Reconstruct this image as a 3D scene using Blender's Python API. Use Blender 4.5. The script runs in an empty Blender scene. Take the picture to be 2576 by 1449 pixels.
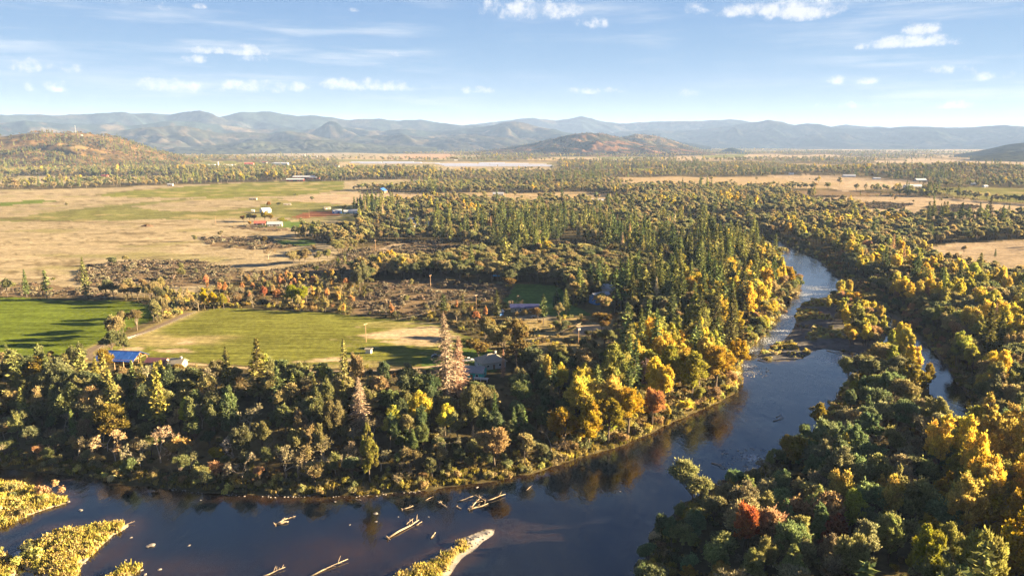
import bpy, math, random
import numpy as np
from mathutils import Vector, Euler

R = math.radians
SC = bpy.context.scene
COL = SC.collection
random.seed(11)
RNG = np.random.default_rng(11)

# ---------------------------------------------------------------- camera, sky, sun, exposure
CAM_H = 100.0
PITCH = 11.3
HFOV = 70.0
cam_d = bpy.data.cameras.new('camera')
cam = bpy.data.objects.new('camera', cam_d)
COL.objects.link(cam)
cam.location = (0, 0, CAM_H)
cam.rotation_euler = (R(90 - PITCH), 0, 0)
cam_d.sensor_fit = 'HORIZONTAL'
cam_d.angle = R(HFOV)
cam_d.clip_start = 1.0
cam_d.clip_end = 120000
SC.camera = cam

SUN_EL, SUN_AZ = 13.0, 5.0          # azimuth measured from +X towards +Y
sv = Vector((math.cos(R(SUN_EL)) * math.cos(R(SUN_AZ)), math.cos(R(SUN_EL)) * math.sin(R(SUN_AZ)), math.sin(R(SUN_EL))))
sun_d = bpy.data.lights.new('sun', 'SUN')
sun_d.energy = 5.0
sun_d.angle = R(0.5)
sun_d.color = (1.0, 0.78, 0.46)
sun = bpy.data.objects.new('sun', sun_d)
COL.objects.link(sun)
sun.rotation_euler = (-sv).to_track_quat('-Z', 'Y').to_euler()
sun.location = (300, 0, 300)

SC.view_settings.view_transform = 'Standard'
SC.view_settings.look = 'None'
SC.view_settings.exposure = 3.30
SC.view_settings.gamma = 1.0
SC.view_settings.use_curve_mapping = False
SC.cycles.use_denoising = True
SC.cycles.denoiser = 'OPENIMAGEDENOISE'
SC.cycles.denoising_input_passes = 'RGB_ALBEDO_NORMAL'
SC.cycles.denoising_prefilter = 'NONE'
SC.cycles.max_bounces = 4
SC.cycles.diffuse_bounces = 3
SC.cycles.glossy_bounces = 2
SC.cycles.transmission_bounces = 2
SC.cycles.volume_bounces = 0
SC.cycles.transparent_max_bounces = 4
SC.cycles.use_fast_gi = False
SC.cycles.caustics_reflective = False
SC.cycles.caustics_refractive = False


class NT:
    """small helper for node trees"""
    def __init__(self, nt):
        self.nt = nt
        self.n = nt.nodes
        self.l = nt.links

    def new(self, typ, **kw):
        nd = self.n.new(typ)
        for k, v in kw.items():
            setattr(nd, k, v)
        return nd

    def put(self, sock, v):
        if isinstance(v, bpy.types.NodeSocket):
            self.l.new(v, sock)
        else:
            sock.default_value = v

    def m(self, op, a, b=None, c=None, clamp=False):
        nd = self.n.new('ShaderNodeMath')
        nd.operation = op
        nd.use_clamp = clamp
        self.put(nd.inputs[0], a)
        if b is not None:
            self.put(nd.inputs[1], b)
        if c is not None:
            self.put(nd.inputs[2], c)
        return nd.outputs[0]

    def mix(self, f, a, b, blend='MIX'):
        nd = self.n.new('ShaderNodeMix')
        nd.data_type = 'RGBA'
        nd.blend_type = blend
        self.put(nd.inputs[0], f)
        self.put(nd.inputs[6], a)
        self.put(nd.inputs[7], b)
        return nd.outputs[2]

    def noise(self, vec, scale, detail=4, rough=0.55, dim='3D'):
        nd = self.n.new('ShaderNodeTexNoise')
        nd.noise_dimensions = dim
        if vec is not None:
            self.l.new(vec, nd.inputs['Vector'])
        nd.inputs['Scale'].default_value = scale
        nd.inputs['Detail'].default_value = detail
        nd.inputs['Roughness'].default_value = rough
        return nd.outputs[0]

    def ramp(self, v, lo, hi, a=0.0, b=1.0, smooth=True):
        nd = self.n.new('ShaderNodeMapRange')
        nd.interpolation_type = 'SMOOTHSTEP' if smooth else 'LINEAR'
        self.put(nd.inputs[0], v)
        nd.inputs[1].default_value = lo
        nd.inputs[2].default_value = hi
        nd.inputs[3].default_value = a
        nd.inputs[4].default_value = b
        return nd.outputs[0]


# photograph pixel (measured on a 2576 x 1449 view of it) -> ray -> point on a level plane
VF = 1288.0 / math.tan(R(HFOV / 2))
CP, SP = math.cos(R(PITCH)), math.sin(R(PITCH))


def ray(vx, vy):
    x = (vx - 1288.0) / VF
    y = -(vy - 724.5) / VF
    return x, CP + y * SP, -SP + y * CP


def G(vx, vy, z=0.0):
    x, y, zz = ray(vx, vy)
    t = (z - CAM_H) / zz
    return x * t, y * t


def VPROJ(X, Y, Z):
    dz = Z - CAM_H
    f = Y * CP - dz * SP
    u = Y * SP + dz * CP
    return 1288.0 + X / f * VF, 724.5 - u / f * VF, f


# ---- world: physical sky with cloud cover
world = bpy.data.worlds.new('World')
SC.world = world
world.use_nodes = True
W = NT(world.node_tree)
W.n.clear()
SKY_STRENGTH = 0.05
SKY_GAIN = 1.47
sky = W.new('ShaderNodeTexSky', sky_type='NISHITA')
sky.sun_disc = False
sky.sun_elevation = R(SUN_EL)
sky.sun_rotation = R(90 - SUN_AZ)
sky.altitude = 400
sky.air_density = 1.0
sky.dust_density = 0.25
sky.ozone_density = 2.0
tc = W.new('ShaderNodeTexCoord')
sep = W.new('ShaderNodeSeparateXYZ')
W.l.new(tc.outputs['Generated'], sep.inputs[0])
az = W.m('ARCTAN2', sep.outputs[0], sep.outputs[1])
el = W.m('ARCSINE', sep.outputs[2])
cmb = W.new('ShaderNodeCombineXYZ')
W.l.new(az, cmb.inputs[0])
W.l.new(el, cmb.inputs[1])
nz_mid = W.noise(cmb.outputs[0], 46.0, 6, 0.62)
nz_fine = W.noise(cmb.outputs[0], 110.0, 5, 0.65)
nz = W.m('ADD', W.m('MULTIPLY', nz_mid, 0.72), W.m('MULTIPLY', nz_fine, 0.28))


def sky_dir(vx, vy):
    x, y, z = ray(vx, vy)
    d = math.sqrt(x * x + y * y + z * z)
    return math.atan2(x, y), math.asin(z / d)


CLOUDS = [  # centre x, y, half width, half height, density
    (2000, 24, 108, 30, 1.0), (1850, 28, 52, 18, .8), (1755, 20, 40, 18, .6), (1340, 22, 120, 30, .7), (1270, 10, 60, 14, .6),
    (1488, 58, 36, 18, .7), (2290, 106, 120, 17, .95), (2320, 70, 45, 22, .8), (2160, 118, 16, 9, .7),
    (625, 126, 50, 16, .75), (640, 150, 36, 12, .45), (520, 126, 48, 11, .75), (492, 149, 34, 11, .65), (62, 165, 36, 20, .75),
    (165, 168, 40, 16, .45), (72, 220, 18, 13, .6), (150, 218, 56, 15, .55), (440, 215, 110, 20, .6), (640, 216, 85, 19, .65),
    (750, 220, 30, 14, .65), (930, 214, 130, 17, .7), (1195, 227, 50, 10, .6), (1495, 228, 65, 10, .6), (1725, 238, 60, 16, .5),
    (2108, 202, 24, 12, .8), (2184, 203, 27, 10, .75), (2480, 190, 60, 14, .5), (2410, 262, 60, 12, .65), (2130, 264, 90, 10, .4),
    (985, 137, 26, 8, .4), (415, 16, 16, 14, .6), (498, 16, 18, 8, .5), (888, 26, 16, 6, .5), (2385, 175, 70, 12, .45),
    (860, -90, 150, 40, .8), (1500, -120, 240, 40, .7), (2400, -110, 200, 50, .9), (200, -60, 160, 40, .6), (-300, 120, 180, 40, .7),
    (2900, 90, 160, 40, .8), (-500, 220, 200, 24, .7), (3100, 230, 200, 26, .6),
]
tot = None
for (cx, cy, hw, hh, dn) in CLOUDS:
    hw, hh = hw * 1.12, hh * 1.2
    a0, e0 = sky_dir(cx, cy)
    ax = sky_dir(cx + hw, cy)[0] - a0
    eh = sky_dir(cx, cy - hh)[1] - e0
    dx = W.m('DIVIDE', W.m('SUBTRACT', az, a0), ax * 1.25)
    dy = W.m('DIVIDE', W.m('SUBTRACT', el, e0 - eh * .25), eh * 1.35)
    # flat base: below the centre the mask falls off twice as fast
    dy = W.m('MAXIMUM', dy, W.m('MULTIPLY', dy, -1.9))
    d2 = W.m('ADD', W.m('MULTIPLY', dx, dx), W.m('MULTIPLY', dy, dy))
    mk = W.m('MULTIPLY', W.m('SUBTRACT', 1.0, d2, clamp=True), dn)
    tot = mk if tot is None else W.m('MAXIMUM', tot, mk)
puff = W.m('ADD', W.m('MULTIPLY', tot, 0.85), W.m('MULTIPLY', W.m('SUBTRACT', nz, 0.52), 3.1))
puff = W.m('MULTIPLY', W.ramp(puff, 0.10, 0.85), W.m('MINIMUM', W.m('MULTIPLY', tot, 4.0), 1.0))
# thin drawn-out high cloud
mp = W.new('ShaderNodeMapping')
mp.inputs['Rotation'].default_value = (0, 0, R(-7))
mp.inputs['Scale'].default_value = (3.2, 34.0, 1.0)
W.l.new(cmb.outputs[0], mp.inputs[0])
cir = W.ramp(W.noise(mp.outputs[0], 1.0, 5, 0.6), 0.45, 0.72)
cir = W.m('MULTIPLY', cir, W.ramp(W.noise(cmb.outputs[0], 3.0, 2), 0.36, 0.58))
cir = W.m('MULTIPLY', cir, 0.85)
# clear autumn air: an even blue that pales towards the horizon, over the physical sky
rmp = W.new('ShaderNodeValToRGB')
W.l.new(W.ramp(el, 0.0, 1.2, 0, 1, False), rmp.inputs[0])
er = rmp.color_ramp
er.elements[0].position, er.elements[0].color = 0.0, (.69, .83, .96, 1)
er.elements[1].position, er.elements[1].color = 1.0, (.035, .10, .34, 1)
for p_, c_ in ((.035, (.58, .765, .97, 1)), (.08, (.38, .62, .95, 1)), (.15, (.27, .51, .92, 1)), (.25, (.22, .44, .88, 1)), (.40, (.14, .31, .74, 1)), (.60, (.07, .18, .52, 1))):
    e_ = er.elements.new(p_)
    e_.color = c_
vm = W.new('ShaderNodeVectorMath', operation='SCALE')
W.l.new(rmp.outputs[0], vm.inputs[0])
vm.inputs['Scale'].default_value = SKY_GAIN
skyc = W.mix(0.975, sky.outputs[0], vm.outputs[0])
skyc = W.mix(cir, skyc, (1.52, 1.66, 1.84, 1))
skyc = W.mix(W.m('MULTIPLY', puff, 0.88), skyc, (1.98, 1.98, 2.02, 1))
bg = W.new('ShaderNodeBackground')
W.l.new(skyc, bg.inputs[0])
bg.inputs[1].default_value = SKY_STRENGTH
wo = W.new('ShaderNodeOutputWorld')
W.l.new(bg.outputs[0], wo.inputs[0])


# ---------------------------------------------------------------- numeric helpers
def vhash(ix, iy, seed):
    h = (ix.astype(np.int64) * 374761393 + iy.astype(np.int64) * 668265263 + seed * 1442695041) & 0x7fffffff
    h = ((h ^ (h >> 13)) * 1274126177) & 0x7fffffff
    h = h ^ (h >> 16)
    return (h & 0xffffff) / float(0xffffff)


def vnoise(x, y, seed=0):
    xf, yf = np.floor(x), np.floor(y)
    fx, fy = x - xf, y - yf
    fx = fx * fx * (3 - 2 * fx)
    fy = fy * fy * (3 - 2 * fy)
    ix, iy = xf.astype(np.int64), yf.astype(np.int64)
    a = vhash(ix, iy, seed)
    b = vhash(ix + 1, iy, seed)
    c = vhash(ix, iy + 1, seed)
    d = vhash(ix + 1, iy + 1, seed)
    return (a + (b - a) * fx) * (1 - fy) + (c + (d - c) * fx) * fy


def fbm(x, y, seed=0, octv=4, gain=0.5):
    s, a, t = 0, 1.0, 0
    for o in range(octv):
        s = s + a * vnoise(x * 2 ** o + 17.3 * o, y * 2 ** o - 9.1 * o, seed + o)
        t += a
        a *= gain
    return s / t


def sstep(a, b, x):
    t = np.clip((x - a) / (b - a), 0, 1)
    return t * t * (3 - 2 * t)


def inside(px, py, poly):
    res = np.zeros(px.shape, bool)
    xs = [p[0] for p in poly]
    ys = [p[1] for p in poly]
    m = (px > min(xs)) & (px < max(xs)) & (py > min(ys)) & (py < max(ys))
    if not m.any():
        return res
    x, y = px[m], py[m]
    r = np.zeros(x.shape, bool)
    n = len(poly)
    for i in range(n):
        x0, y0 = poly[i]
        x1, y1 = poly[(i + 1) % n]
        if y0 == y1:
            continue
        c = ((y0 > y) != (y1 > y)) & (x < (x1 - x0) * (y - y0) / (y1 - y0) + x0)
        r ^= c
    res[m] = r
    return res


def edge_dist(px, py, polys, closed=True):
    d2 = np.full(px.shape, 1e12)
    for poly in polys:
        n = len(poly)
        for i in range(n if closed else n - 1):
            x0, y0 = poly[i]
            x1, y1 = poly[(i + 1) % n]
            ex, ey = x1 - x0, y1 - y0
            L = ex * ex + ey * ey + 1e-9
            t = np.clip(((px - x0) * ex + (py - y0) * ey) / L, 0, 1)
            q = (px - x0 - t * ex) ** 2 + (py - y0 - t * ey) ** 2
            np.minimum(d2, q, out=d2)
    return np.sqrt(d2)


def smooth_poly(pts, closed=True, it=2):
    for _ in range(it):
        out = []
        n = len(pts)
        rng = range(n) if closed else range(n - 1)
        if not closed:
            out.append(pts[0])
        for i in rng:
            a, b = pts[i], pts[(i + 1) % n]
            out.append((a[0] * .75 + b[0] * .25, a[1] * .75 + b[1] * .25))
            out.append((a[0] * .25 + b[0] * .75, a[1] * .25 + b[1] * .75))
        if not closed:
            out.append(pts[-1])
        pts = out
    return pts


# ---------------------------------------------------------------- mesh helpers
def mesh_np(name, verts, faces, mats=(), fmat=None, smooth=False, attrs=None):
    """verts (n,3), faces = list of index arrays (k, 3 or 4)"""
    me = bpy.data.meshes.new(name)
    verts = np.asarray(verts, np.float32)
    if not isinstance(faces, (list, tuple)):
        faces = [faces]
    faces = [np.asarray(f, np.int32) for f in faces if len(f)]
    me.vertices.add(len(verts))
    me.vertices.foreach_set('co', verts.ravel())
    loops = np.concatenate([f.ravel() for f in faces])
    starts, s = [], 0
    for f in faces:
        starts.append(s + np.arange(len(f), dtype=np.int32) * f.shape[1])
        s += f.size
    starts = np.concatenate(starts)
    me.loops.add(len(loops))
    me.loops.foreach_set('vertex_index', loops)
    me.polygons.add(len(starts))
    me.polygons.foreach_set('loop_start', starts)
    for m_ in mats:
        me.materials.append(m_)
    if fmat is not None:
        me.polygons.foreach_set('material_index', np.asarray(fmat, np.int32))
    if smooth:
        me.polygons.foreach_set('use_smooth', np.ones(len(starts), bool))
    me.update(calc_edges=True)
    if attrs:
        for k, v in attrs.items():
            v = np.asarray(v, np.float32)
            if v.ndim == 1:
                a = me.attributes.new(k, 'FLOAT', 'POINT')
                a.data.foreach_set('value', v)
            else:
                if v.shape[1] == 3:
                    v = np.concatenate([v, np.ones((len(v), 1), np.float32)], 1)
                a = me.attributes.new(k, 'FLOAT_COLOR', 'POINT')
                a.data.foreach_set('color', v.ravel())
    return me


class MB:
    """collects boxes, tubes and prisms as one mesh"""
    def __init__(self):
        self.v, self.f = [], []

    def add(self, vs, fs):
        o = len(self.v)
        self.v += [tuple(p) for p in vs]
        self.f += [tuple(i + o for i in f) for f in fs]
        return self

    def box(self, x0, x1, y0, y1, z0, z1):
        return self.add([(x0, y0, z0), (x1, y0, z0), (x1, y1, z0), (x0, y1, z0), (x0, y0, z1), (x1, y0, z1), (x1, y1, z1), (x0, y1, z1)],
                        [(0, 3, 2, 1), (4, 5, 6, 7), (0, 1, 5, 4), (1, 2, 6, 5), (2, 3, 7, 6), (3, 0, 4, 7)])

    def tube(self, pts, rad, n=6, cap=True):
        pts = [Vector(p) for p in pts]
        rings = []
        for i, p in enumerate(pts):
            d = (pts[min(i + 1, len(pts) - 1)] - pts[max(i - 1, 0)])
            if d.length < 1e-6:
                d = Vector((0, 0, 1))
            d.normalize()
            a = d.cross(Vector((0.3, 0.9, 0.15)))
            if a.length < 1e-3:
                a = d.cross(Vector((1, 0, 0)))
            a.normalize()
            b = d.cross(a)
            r = rad[i] if isinstance(rad, (list, tuple)) else rad
            rings.append([p + (a * math.cos(2 * math.pi * k / n) + b * math.sin(2 * math.pi * k / n)) * r for k in range(n)])
        vs = [v for rg in rings for v in rg]
        fs = []
        for i in range(len(pts) - 1):
            for k in range(n):
                fs.append((i * n + k, i * n + (k + 1) % n, (i + 1) * n + (k + 1) % n, (i + 1) * n + k))
        if cap:
            fs.append(tuple(range(n - 1, -1, -1)))
            fs.append(tuple((len(pts) - 1) * n + k for k in range(n)))
        return self.add(vs, fs)

    def mesh(self, name, mat=None, smooth=False):
        me = bpy.data.meshes.new(name)
        me.from_pydata(self.v, [], self.f)
        if mat is not None:
            me.materials.append(mat)
        if smooth:
            for p in me.polygons:
                p.use_smooth = True
        me.update()
        return me

    def build(self, name, mat=None, parent=None, smooth=False):
        return obj(name, self.mesh(name, mat, smooth), parent)


def obj(name, me, parent=None):
    o = bpy.data.objects.new(name, me)
    COL.objects.link(o)
    if parent is not None:
        o.parent = parent
    return o


def tag(o, label, cat, group=None):
    o['label'] = label
    o['category'] = cat
    if group:
        o['group'] = group
    return o


def thing(name, label, cat, loc, rz=0.0, group=None, scale=1.0):
    o = bpy.data.objects.new(name, None)
    COL.objects.link(o)
    o.empty_display_size = 0.5
    o.location = loc
    o.rotation_euler = (0, 0, rz)
    o.scale = (scale, scale, scale)
    return tag(o, label, cat, group)


# ---------------------------------------------------------------- materials
def mat_new(name):
    m = bpy.data.materials.new(name)
    m.use_nodes = True
    t = NT(m.node_tree)
    t.n.clear()
    out = t.new('ShaderNodeOutputMaterial')
    return m, t, out


def mat_plain(name, col, rough=0.7, metal=0.0, var=0.18, scale=1.5, spec=0.3):
    m, t, out = mat_new(name)
    b = t.new('ShaderNodeBsdfPrincipled')
    co = t.new('ShaderNodeTexCoord')
    n = t.noise(co.outputs['Object'], scale, 5, 0.6)
    f = t.ramp(n, 0.3, 0.7, 1 - var, 1 + var, smooth=False)
    c = t.mix(1.0, (*col, 1), (1, 1, 1, 1), 'MULTIPLY')
    mul = t.new('ShaderNodeVectorMath', operation='SCALE')
    t.l.new(c, mul.inputs[0])
    t.l.new(f, mul.inputs['Scale'])
    t.l.new(mul.outputs[0], b.inputs['Base Color'])
    b.inputs['Roughness'].default_value = rough
    b.inputs['Metallic'].default_value = metal
    b.inputs['Specular IOR Level'].default_value = spec
    t.l.new(b.outputs[0], out.inputs[0])
    return m


def mat_foliage(name, trans=0.38, var=0.45):
    """leaf colour comes from the tree's own tint, with leaf-to-leaf variation"""
    m, t, out = mat_new(name)
    at = t.new('ShaderNodeAttribute', attribute_type='INSTANCER', attribute_name='tint')
    lv = t.new('ShaderNodeAttribute', attribute_type='GEOMETRY', attribute_name='lv')
    sp = t.new('ShaderNodeSeparateColor')
    t.l.new(lv.outputs['Color'], sp.inputs[0])
    f1 = t.ramp(sp.outputs[0], 0, 1, 1 - var, 1 + var, smooth=False)
    f2 = t.ramp(sp.outputs[1], 0, 1, 0.87, 1.13, smooth=False)
    k = t.m('MULTIPLY', f1, f2)
    mul = t.new('ShaderNodeVectorMath', operation='SCALE')
    t.l.new(at.outputs['Color'], mul.inputs[0])
    t.l.new(k, mul.inputs['Scale'])
    hs_ = t.new('ShaderNodeHueSaturation')
    t.l.new(mul.outputs[0], hs_.inputs['Color'])
    t.l.new(t.ramp(sp.outputs[1], 0, 1, 0.485, 0.515, smooth=False), hs_.inputs['Hue'])
    d = t.new('ShaderNodeBsdfDiffuse')
    tr = t.new('ShaderNodeBsdfTranslucent')
    t.l.new(hs_.outputs[0], d.inputs[0])
    t.l.new(hs_.outputs[0], tr.inputs[0])
    mx = t.new('ShaderNodeMixShader')
    mx.inputs[0].default_value = trans
    t.l.new(d.outputs[0], mx.inputs[1])
    t.l.new(tr.outputs[0], mx.inputs[2])
    t.l.new(mx.outputs[0], out.inputs[0])
    return m


def mat_bark(name, col):
    return mat_plain(name, col, 0.9, var=0.35, scale=2.0, spec=0.1)


M = {}
M['leaf'] = mat_foliage('leaves')
M['needle'] = mat_foliage('needles', trans=0.15, var=0.4)
M['twig'] = mat_foliage('twigs', trans=0.05, var=0.35)
M['bark'] = mat_bark('bark', (0.13, 0.10, 0.075))
M['bark_pale'] = mat_bark('bark_pale', (0.36, 0.29, 0.22))
M['driftwood'] = mat_plain('driftwood', (0.29, 0.22, 0.15), 0.85, var=0.3, scale=1.2, spec=0.1)
M['stone'] = mat_plain('river_stone', (0.21, 0.18, 0.155), 0.8, var=0.45, scale=0.9)
# ---------------------------------------------------------------- the map, traced from the photograph
ZW = -9.0          # river level; the farmed terrace on the left is at 0


def GP(pts, z=0.0, sm=0, closed=True):
    p = [G(a, b, z) for a, b in pts]
    return smooth_poly(p, closed, sm) if sm else p


LEFT_BANK = [(-400, 1150), (-150, 1165), (0, 1180), (60, 1183), (130, 1190), (200, 1198), (260, 1208), (330, 1222), (430, 1228), (520, 1238),
             (620, 1243), (740, 1246), (860, 1246), (950, 1243), (1050, 1236), (1150, 1222), (1260, 1208), (1350, 1185), (1420, 1165),
             (1490, 1140), (1560, 1120), (1620, 1098), (1680, 1068), (1735, 1040), (1795, 1018), (1850, 985), (1868, 950), (1862, 915),
             (1872, 888), (1905, 862), (1932, 828), (1958, 790), (1985, 758), (2012, 735), (2016, 716), (1990, 690), (1962, 662),
             (1938, 640), (1920, 622), (1895, 607), (1820, 590), (1700, 578)]
RIGHT_BANK = [(1700, 566), (1820, 574), (1900, 588), (1932, 597), (1962, 608), (2002, 624), (2052, 650), (2102, 690), (2152, 730), (2202, 768),
              (2234, 790), (2272, 820), (2304, 850), (2344, 880), (2380, 920), (2404, 955), (2424, 985), (2450, 1020), (2466, 1056),
              (2428, 1080), (2394, 1050), (2366, 1016), (2334, 986), (2320, 936), (2302, 906), (2268, 882), (2246, 858), (2215, 885), (2203, 921), (2151, 941),
              (2117, 978), (2096, 1008), (2078, 1046), (2046, 1086), (2005, 1118), (1958, 1146), (1915, 1170), (1890, 1188), (1832, 1214), (1763, 1242), (1702, 1276),
              (1672, 1305), (1640, 1350), (1612, 1420), (1592, 1500), (1580, 1660)]
RIVER = GP(LEFT_BANK + RIGHT_BANK + [(-400, 1660)], ZW)
ISLANDS_V = {
    'gravel_island': [(2110, 738), (2071, 751), (2027, 758), (2001, 785), (1999, 805), (2004, 821), (1984, 845), (1951, 871), (1917, 885), (1904, 901), (1930, 908),
                      (2001, 908), (2034, 888), (2067, 878), (2117, 882), (2160, 888), (2197, 884), (2232, 850), (2240, 810), (2217, 778), (2184, 758), (2150, 745)],
    'islet_a': [(-250, 1225), (-60, 1214), (30, 1210), (92, 1231), (140, 1245), (177, 1258), (150, 1272), (69, 1295), (0, 1327), (-250, 1420)],
    'islet_b': [(330, 1318), (287, 1311), (206, 1329), (147, 1327), (103, 1350), (66, 1371), (55, 1412), (57, 1430), (103, 1446), (150, 1475), (195, 1450), (206, 1426), (229, 1403), (252, 1375), (287, 1350), (326, 1327)],
    'islet_c': [(262, 1475), (275, 1446), (298, 1430), (340, 1418), (366, 1415), (358, 1427), (328, 1449), (310, 1475)],
    'islet_d': [(-200, 1380), (0, 1387), (18, 1396), (34, 1423), (46, 1448), (30, 1500), (-200, 1540)],
    'gravel_bar': [(1246, 1334), (1239, 1348), (1206, 1373), (1169, 1399), (1144, 1428), (1120, 1462), (1085, 1500), (940, 1510), (989, 1449), (1019, 1432), (1069, 1409), (1119, 1384), (1156, 1361), (1194, 1341), (1232, 1330)],
}
ISLANDS = {k: smooth_poly(GP(v, ZW), True, 1) for k, v in ISLANDS_V.items()}
RIGHT_LAND = GP([(1700, 566), (1820, 574), (1932, 597), (2002, 624), (2102, 690), (2202, 768), (2304, 850), (2330, 900), (2252, 850), (2203, 921), (2117, 978),
                 (2078, 1046), (2005, 1118), (1915, 1170), (1763, 1242), (1672, 1305), (1612, 1420), (1580, 1660), (4000, 1660), (4600, 560), (2400, 545)], ZW)
SHORES = [RIVER] + list(ISLANDS.values())


def shore_sd(X, Y):
    """metres to the water's edge, positive on land"""
    sd = np.full(X.shape, 900.0)
    m = (Y > 90) & (Y < 1450) & (X > -420) & (X < 900)
    if m.any():
        x, y = X[m], Y[m]
        wob = (fbm(x / 7.0, y / 7.0, 5, 3) - .5) * 3.0
        d = edge_dist(x, y, SHORES)
        land = ~inside(x, y, RIVER)
        for p in ISLANDS.values():
            land |= inside(x, y, p)
        sd[m] = np.where(land, d, -d) + wob
    return sd


def height(X, Y, sd=None):
    X = np.asarray(X, float)
    Y = np.asarray(Y, float)
    if sd is None:
        sd = shore_sd(X, Y)
    right = inside(X, Y, RIGHT_LAND)
    isl = np.zeros(X.shape, bool)
    for k, p in ISLANDS.items():
        isl |= inside(X, Y, p)
    und = (fbm(X / 26.0, Y / 26.0, 21, 3) - .5)
    zl = ZW + 1.3 * sstep(0, 4, sd) + 7.7 * sstep(6, 62, sd) + und * 1.2 * sstep(4, 20, sd) * (1 - sstep(45, 75, sd))
    zr = ZW + 1.4 * sstep(0, 8, sd) + 1.6 * sstep(10, 60, sd) + 6.0 * sstep(120, 420, sd) + und * 1.6 * sstep(3, 20, sd)
    zi = ZW + 0.55 * sstep(0, 4, sd) + 0.9 * sstep(3, 14, sd) + und * .6 * sstep(2, 8, sd)
    z = np.where(isl, zi, np.where(right, zr, zl))
    zb = ZW - 0.35 * sstep(0, -5, sd) - 2.2 * sstep(-3, -22, sd)
    z = np.where(sd < 0, zb, z)
    z = z + (fbm(X / 160.0, Y / 160.0, 3, 3) - .5) * 1.2 * sstep(60, 200, sd)
    # rolling relief far off, and the wooded knoll on the right
    r = np.hypot(X, Y)
    z = z + (fbm(X / 900.0, Y / 900.0, 8, 3) - .45) * 26 * sstep(1700, 4200, r) * (1 - sstep(9000, 14000, r))
    kx, ky = G(2400, 440)
    z = z + 26 * np.exp(-(((X - kx) / 330) ** 2 + ((Y - ky) / 260) ** 2))
    return z


def hz(x, y):
    return float(height(np.array([x]), np.array([y]))[0])


def GZ(vx, vy, it=4):
    """point of the terrain seen at a pixel"""
    z = 0.0
    for _ in range(it):
        x, y = G(vx, vy, z)
        z = hz(x, y)
    return x, y, z


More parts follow.
